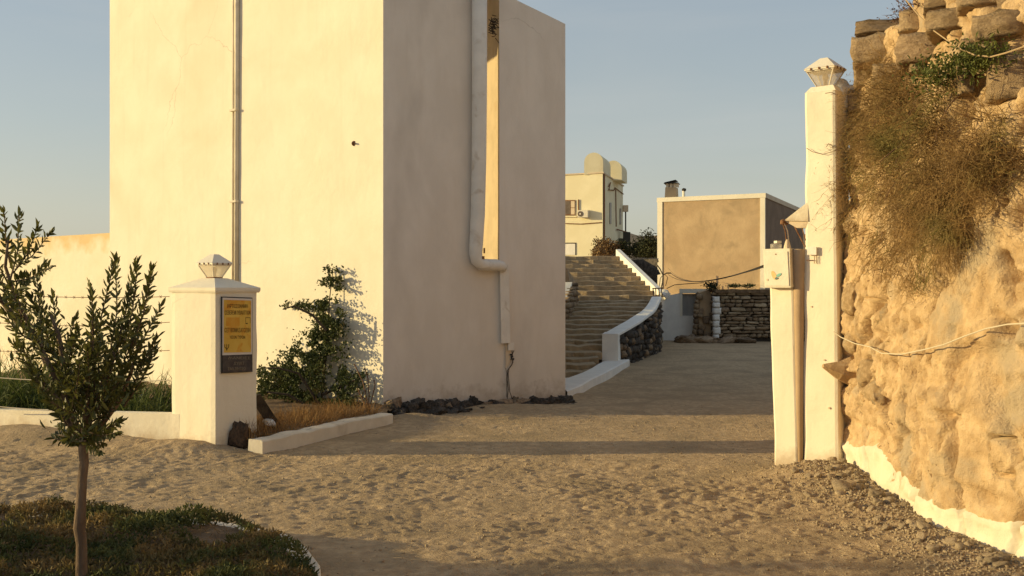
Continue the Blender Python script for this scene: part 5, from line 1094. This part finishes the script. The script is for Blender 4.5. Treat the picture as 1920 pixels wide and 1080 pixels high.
# strappy garden plants: clumps
rg = random.Random(17)
cl_list = [(-5.0, 11.6), (-4.6, 11.3), (-4.15, 11.2), (-5.5, 11.9), (-6.0, 12.4), (-4.9, 12.3), (-4.35, 12.1), (-3.95, 11.9), (-5.9, 11.7), (-6.6, 12.6), (-5.3, 13.0)]
cl_lab = ['strappy green clump behind the sapling, nearest the low garden wall', 'strappy green clump right behind the sapling stem', 'strappy green clump closest to the gatepost', 'leafy green clump left of the sapling crown', 'tall grassy clump at the left edge of the photo', 'grassy clump in the middle of the garden bed', 'grassy clump behind the one closest to the gatepost', 'grassy clump throwing its shadow beside the gatepost', 'low grassy clump at the left edge, by the ropes', 'rearmost grassy clump at the left edge of the photo', 'rearmost grassy clump under the stained wall']
for (x, y), lab in zip(cl_list, cl_lab):
    n = 150; t = thing('garden_plant', lab, 'plant', (x, y, .1), 'strappy plants in the garden bed')
    a = RNG.uniform(0, 6.28, n); tilt = RNG.uniform(.1, .9, n); D = np.stack([np.cos(a) * tilt, np.sin(a) * tilt, np.ones(n)], 1)
    P = RNG.normal(size=(n, 3)) * np.array([.12, .12, 0]); hh = .55 if x > -5.2 else .85
    V, Q = blades(P, D, RNG.uniform(.45, 1.0, n) * hh * 1.15, RNG.uniform(.012, .026, n), 1.0, 5); o = link('blades', np_mesh('bl', V, Q), 'leaf_blade', t); o['kind'] = 'stuff'

# ------------------------------------------------------------------ foreground bed with ground cover
edge = [(-7.5, 6.9), (-3.59, 7.12), (-2.6, 6.98), (-1.77, 6.62), (-1.42, 6.36), (-1.23, 6.05), (-1.07, 5.65), (-.93, 5.0), (-.85, 4.2), (-.85, 3.4)]
fb = thing('bed_kerb', 'low pale kerb round the planted bed in the near left corner', 'kerb', (-1.2, 6, 0)); FBO = (-1.2, 6, 0); mb = MB(FBO); vs = []
for i, (x, y) in enumerate(edge):
    a = Vector(edge[max(i - 1, 0)]); b_ = Vector(edge[min(i + 1, len(edge) - 1)]); t = (b_ - a).normalized(); nn = Vector((t.y, -t.x)); nn = -nn if nn.x < 0 or nn.y < 0 and abs(nn.y) > abs(nn.x) else nn
    o_ = Vector((x, y)); i2 = o_ - nn * .13; vs += [(o_.x, o_.y, -.1), (o_.x, o_.y, .05), (o_.x - nn.x * .01, o_.y - nn.y * .01, .06), (i2.x, i2.y, .062), (i2.x, i2.y, -.1)]
mb.add(vs, [(5 * i + k, 5 * i + k + 1, 5 * i + 6 + k, 5 * i + 5 + k) for i in range(len(edge) - 1) for k in range(4)]).build('kerb_top', 'white_paint', fb)
ex = np.array(edge)[::-1]
def bed_in(x, y):   # distance inside the bed edge (approx)
    yy = np.interp(x, [-7.5, -3.59, -2.6, -1.77, -1.42, -1.23, -1.07, -.93, -.85], [6.9, 7.12, 6.98, 6.62, 6.36, 6.05, 5.65, 5.0, 4.2]); return yy - y
def bed_z(x, y): q = bed_in(x, y); return .03 + .09 * sstep(0, .5, q) + .03 * noise2(x * 2.2, y * 2.2, 90) + .012 * noise2(x * 9, y * 9, 91)
bx = np.linspace(-7.4, -.90, 160); tt = np.linspace(0, 1, 80); BXX, TT = np.meshgrid(bx, tt, indexing='ij'); top_ = bed_in(BXX, 0 * BXX) - .10; BYY = top_ - TT * (top_ - 2.5)
bedm = link('planted_bed', np_mesh('bed2', np.stack([BXX, BYY, bed_z(BXX, BYY)], -1).reshape(-1, 3), gridq(160, 80), True), 'soil'); tag(bedm, kind='structure')
n = 42000; x = RNG.uniform(-4.2, -.95, n); y = RNG.uniform(4.6, 7.1, n); q = bed_in(x, y)
dens = noise2(x * 1.3 + 3, y * 1.3, 92) + .5 * noise2(x * 4, y * 4, 93) + .5 * sstep(-3.1, -1.9, x)
keep = (q > .19 + .10 * noise2(x * 6, y * 6, 97)) & (dens > -.28); x, y = x[keep], y[keep]; n = len(x)
hgt = np.clip(.02 + .06 * (noise2(x * 3, y * 3, 94) + .5) + .03 * noise2(x * 11, y * 11, 95), .01, .2) * RNG.random(n) ** .4
P = np.stack([x, y, bed_z(x, y) + hgt], 1)
tag(leaf_obj('ground_cover', P, RNG.normal(size=(n, 3)) * np.array([.8, .8, .4]) + np.array([[0, 0, .7]]), RNG.uniform(.022, .05, n), .012, 'leaf_cover'), 'low green ground cover in the near bed under the sapling', 'ground cover', kind='stuff')
n = 1500; x = RNG.uniform(-4.2, -1.05, n); y = RNG.uniform(4.8, 7.0, n); kk = bed_in(x, y) > .03; x, y = x[kk], y[kk]; n = len(x)
V, Q = strands(np.stack([x, y, bed_z(x, y)], 1), RNG.normal(size=(n, 3)) * .8 + np.array([[0, 0, .8]]), RNG.uniform(.05, .13, n), .0018, .8, 4, .25)
tag(link('dry_stalks', np_mesh('ds', V, Q), 'dry_grass'), 'wispy dry stalks among the near ground cover', 'grass', kind='stuff')

# ------------------------------------------------------------------ sapling
DT = 5.05
def sapling(label):
    t = thing('sapling', label, 'tree', tuple(ray(152, 1125, DT))); TO_ = ray(152, 1125, DT); rg = random.Random(2)
    mb = MB(TO_); P = lambda x, y, dz=0: ray(x, y, DT + dz)
    mb.tube([P(151, 1145), P(153, 1080), P(153, 1020), P(149, 990), P(152, 940), P(154, 900), P(158, 868), P(156, 845), P(157, 825)], [.034, .028, .026, .029, .024, .023, .022, .023, .026], 10); mb.build('trunk', 'bark', t, True)
    limbs = [([(157, 830), (135, 780), (115, 730), (85, 670), (60, 620), (30, 560), (10, 500), (15, 450)], -.05), ([(157, 828), (170, 780), (190, 740), (205, 690), (220, 640)], .05), ([(157, 830), (160, 780), (165, 730), (170, 670), (175, 600)], -.1), ([(157, 826), (195, 790), (225, 750), (245, 700), (262, 640)], .12), ([(150, 815), (120, 780), (100, 735), (70, 720), (48, 690)], .12), ([(60, 620), (30, 600), (0, 560), (-30, 500)], .05), ([(115, 730), (120, 680), (110, 630), (95, 590)], .0)]
    lb = MB(TO_)
    for pts, dz in limbs:
        nn = len(pts); lb.tube([P(x, y, dz * i / nn * 2) for i, (x, y) in enumerate(pts)], [.018 * (1 - .75 * i / nn) for i in range(nn)], 6)
    lb.build('limbs', 'bark', t, True)
    # leafy shoots: start -> tip
    sh_ = [((190, 700), (168, 540)), ((185, 680), (215, 490)), ((205, 660), (217, 498)), ((215, 650), (252, 500)), ((225, 650), (258, 495)), ((240, 650), (285, 510)), ((245, 690), (302, 575)), ((235, 640), (282, 520)), ((250, 700), (290, 640)), ((200, 720), (240, 560)), ((180, 740), (172, 560)), ((210, 740), (262, 620)), ((230, 760), (285, 660)),
           ((130, 740), (60, 560)), ((120, 720), (75, 545)), ((120, 710), (100, 560)), ((100, 680), (140, 600)), ((90, 680), (40, 560)), ((80, 650), (70, 530)), ((60, 640), (10, 590)), ((50, 620), (20, 540)), ((110, 740), (145, 620)), ((40, 600), (0, 520)),
           ((15, 520), (35, 405)), ((20, 510), (70, 430)), ((15, 490), (8, 400)), ((30, 500), (92, 440)), ((10, 530), (-20, 450)), ((25, 520), (95, 500)), ((0, 530), (-30, 470)), ((30, 560), (80, 500)), ((10, 560), (-30, 540)),
           ((157, 820), (110, 800)), ((157, 815), (105, 815)), ((160, 815), (225, 790)), ((160, 800), (215, 812)), ((150, 800), (130, 825)), ((165, 800), (190, 830)), ((170, 770), (130, 700)), ((170, 780), (200, 680)), ((150, 780), (110, 690)), ((160, 760), (165, 660)), ((140, 760), (150, 680)), ((180, 770), (235, 700)), ((170, 790), (225, 740)), ((140, 770), (90, 740)), ((120, 750), (60, 680)), ((90, 720), (40, 650)), ((150, 740), (185, 660)), ((130, 800), (60, 700))]
    LP, LD, tw = [], [], MB(TO_)
    for (a, b_) in sh_:
        for rep in range(2 if b_[1] > 600 else 1):
            dz0, dz1 = rg.uniform(-.2, .2), rg.uniform(-.32, .32); jx, jy = rg.uniform(-9, 9), rg.uniform(-4, 18)
            p0 = P(a[0] + jx * .6, a[1] + jy * .5, dz0 * .5); p1 = P(b_[0] + (jx if rep else 0), b_[1] + (jy if rep else 0), dz1); L = (p1 - p0).length
            mid = p0.lerp(p1, .5) + Vector((rg.uniform(-.02, .02), rg.uniform(-.02, .02), -.02)); tw.tube([p0, mid, p1], [.005, .0035, .0018], 4)
            ax = (p1 - p0).normalized(); nl = int(L / .0088); ph = rg.uniform(0, 6)
            for i in range(nl):
                f = (i + .5) / nl
                if f < .12: continue
                p = p0.lerp(mid, f * 2) if f < .5 else mid.lerp(p1, f * 2 - 1); ph += 2.4
                s = ax.cross(Vector((math.cos(ph), math.sin(ph), .3))).normalized(); sp = 1.15 - .45 * f
                LP.append(tuple(p)); LD.append(tuple(ax * (.55 + .5 * f) + s * sp + Vector((0, 0, .15))))
            for k in range(3): LP.append(tuple(p1)); LD.append(tuple(ax + Vector((rg.uniform(-.4, .4), rg.uniform(-.4, .4), rg.uniform(-.2, .3)))))
    tw.build('shoots', 'bark', t)
    for (cx, cy, rx, ry, m_) in ((150, 770, 45, 32, 420), (120, 715, 50, 32, 420), (200, 715, 45, 40, 480), (70, 640, 48, 45, 520), (220, 640, 50, 40, 380), (30, 570, 30, 30, 160), (165, 815, 30, 15, 160), (160, 660, 40, 30, 160)):
        for _ in range(int(m_ * .42)):
            LP.append(tuple(P(rg.gauss(cx, rx * .55), rg.gauss(cy, ry * .55), rg.uniform(-.28, .28)))); LD.append((rg.uniform(-.8, .8), rg.uniform(-.8, .8), rg.uniform(-.1, 1.2)))
    return t, np.array(LP), np.array(LD), np.array(TO_)
sp, LP, LD, TO_ = sapling('young V-shaped sapling with narrow leathery leaves in the near left bed')
n = len(LP); Ls = RNG.uniform(.032, .064, n)
order = np.argsort(LP[:, 1] - RNG.random(n) * .35); first = order[:300]; rest = order[300:]
protos = []
for i in range(6):
    V, T_ = leaves(np.zeros((1, 3)), np.array([[0, 0, 1.]]), 1.0, .33, .22); me = np_mesh('leaf', V, T_); me.materials.append(MATS['leaf_tree']); protos.append(me)
for j in first:
    o = bpy.data.objects.new('leaf', protos[j % 6]); COL.objects.link(o); o.parent = sp; o.location = LP[j] - TO_; o.rotation_euler = Vector(LD[j]).to_track_quat('Z', 'Y').to_euler(); o.scale = (Ls[j],) * 3
fo = leaf_obj('foliage', LP[rest] - TO_, LD[rest], Ls[rest], Ls[rest] * .33, 'leaf_tree', sp); fo['kind'] = 'stuff'
# more saplings of the same row, out of frame to the left: they throw the soft shade over the near ground
full = leaf_obj('foliage', LP - TO_, LD, Ls, Ls * .27, 'leaf_tree'); 
for i, (x, y, s, rz) in enumerate(((-5.6, 5.4, 1.0, 1.0), (-6.2, 4.7, 1.1, 3.0), (-8.4, 5.7, 1.1, 4.0))):
    r = sp.copy(); COL.objects.link(r); r.location = (x, y, 0.02); r.scale = (s,) * 3; r.rotation_euler = (0, 0, rz)
    r['label'] = ('sapling just outside the left edge, next to the near bed', 'second sapling outside the left edge', 'third sapling outside the left edge', 'fourth sapling outside the left edge', 'farthest sapling outside the left edge')[i]; r['group'] = 'saplings in the row'
    for c_ in list(sp.children):
        if c_.name.split('.')[0] in ('trunk', 'limbs', 'shoots'):
            q = c_.copy(); COL.objects.link(q); q.parent = r
    q = full if i == 0 else full.copy()
    if i: COL.objects.link(q)
    q.parent = r; q['kind'] = 'stuff'
sp['group'] = 'saplings in the row'
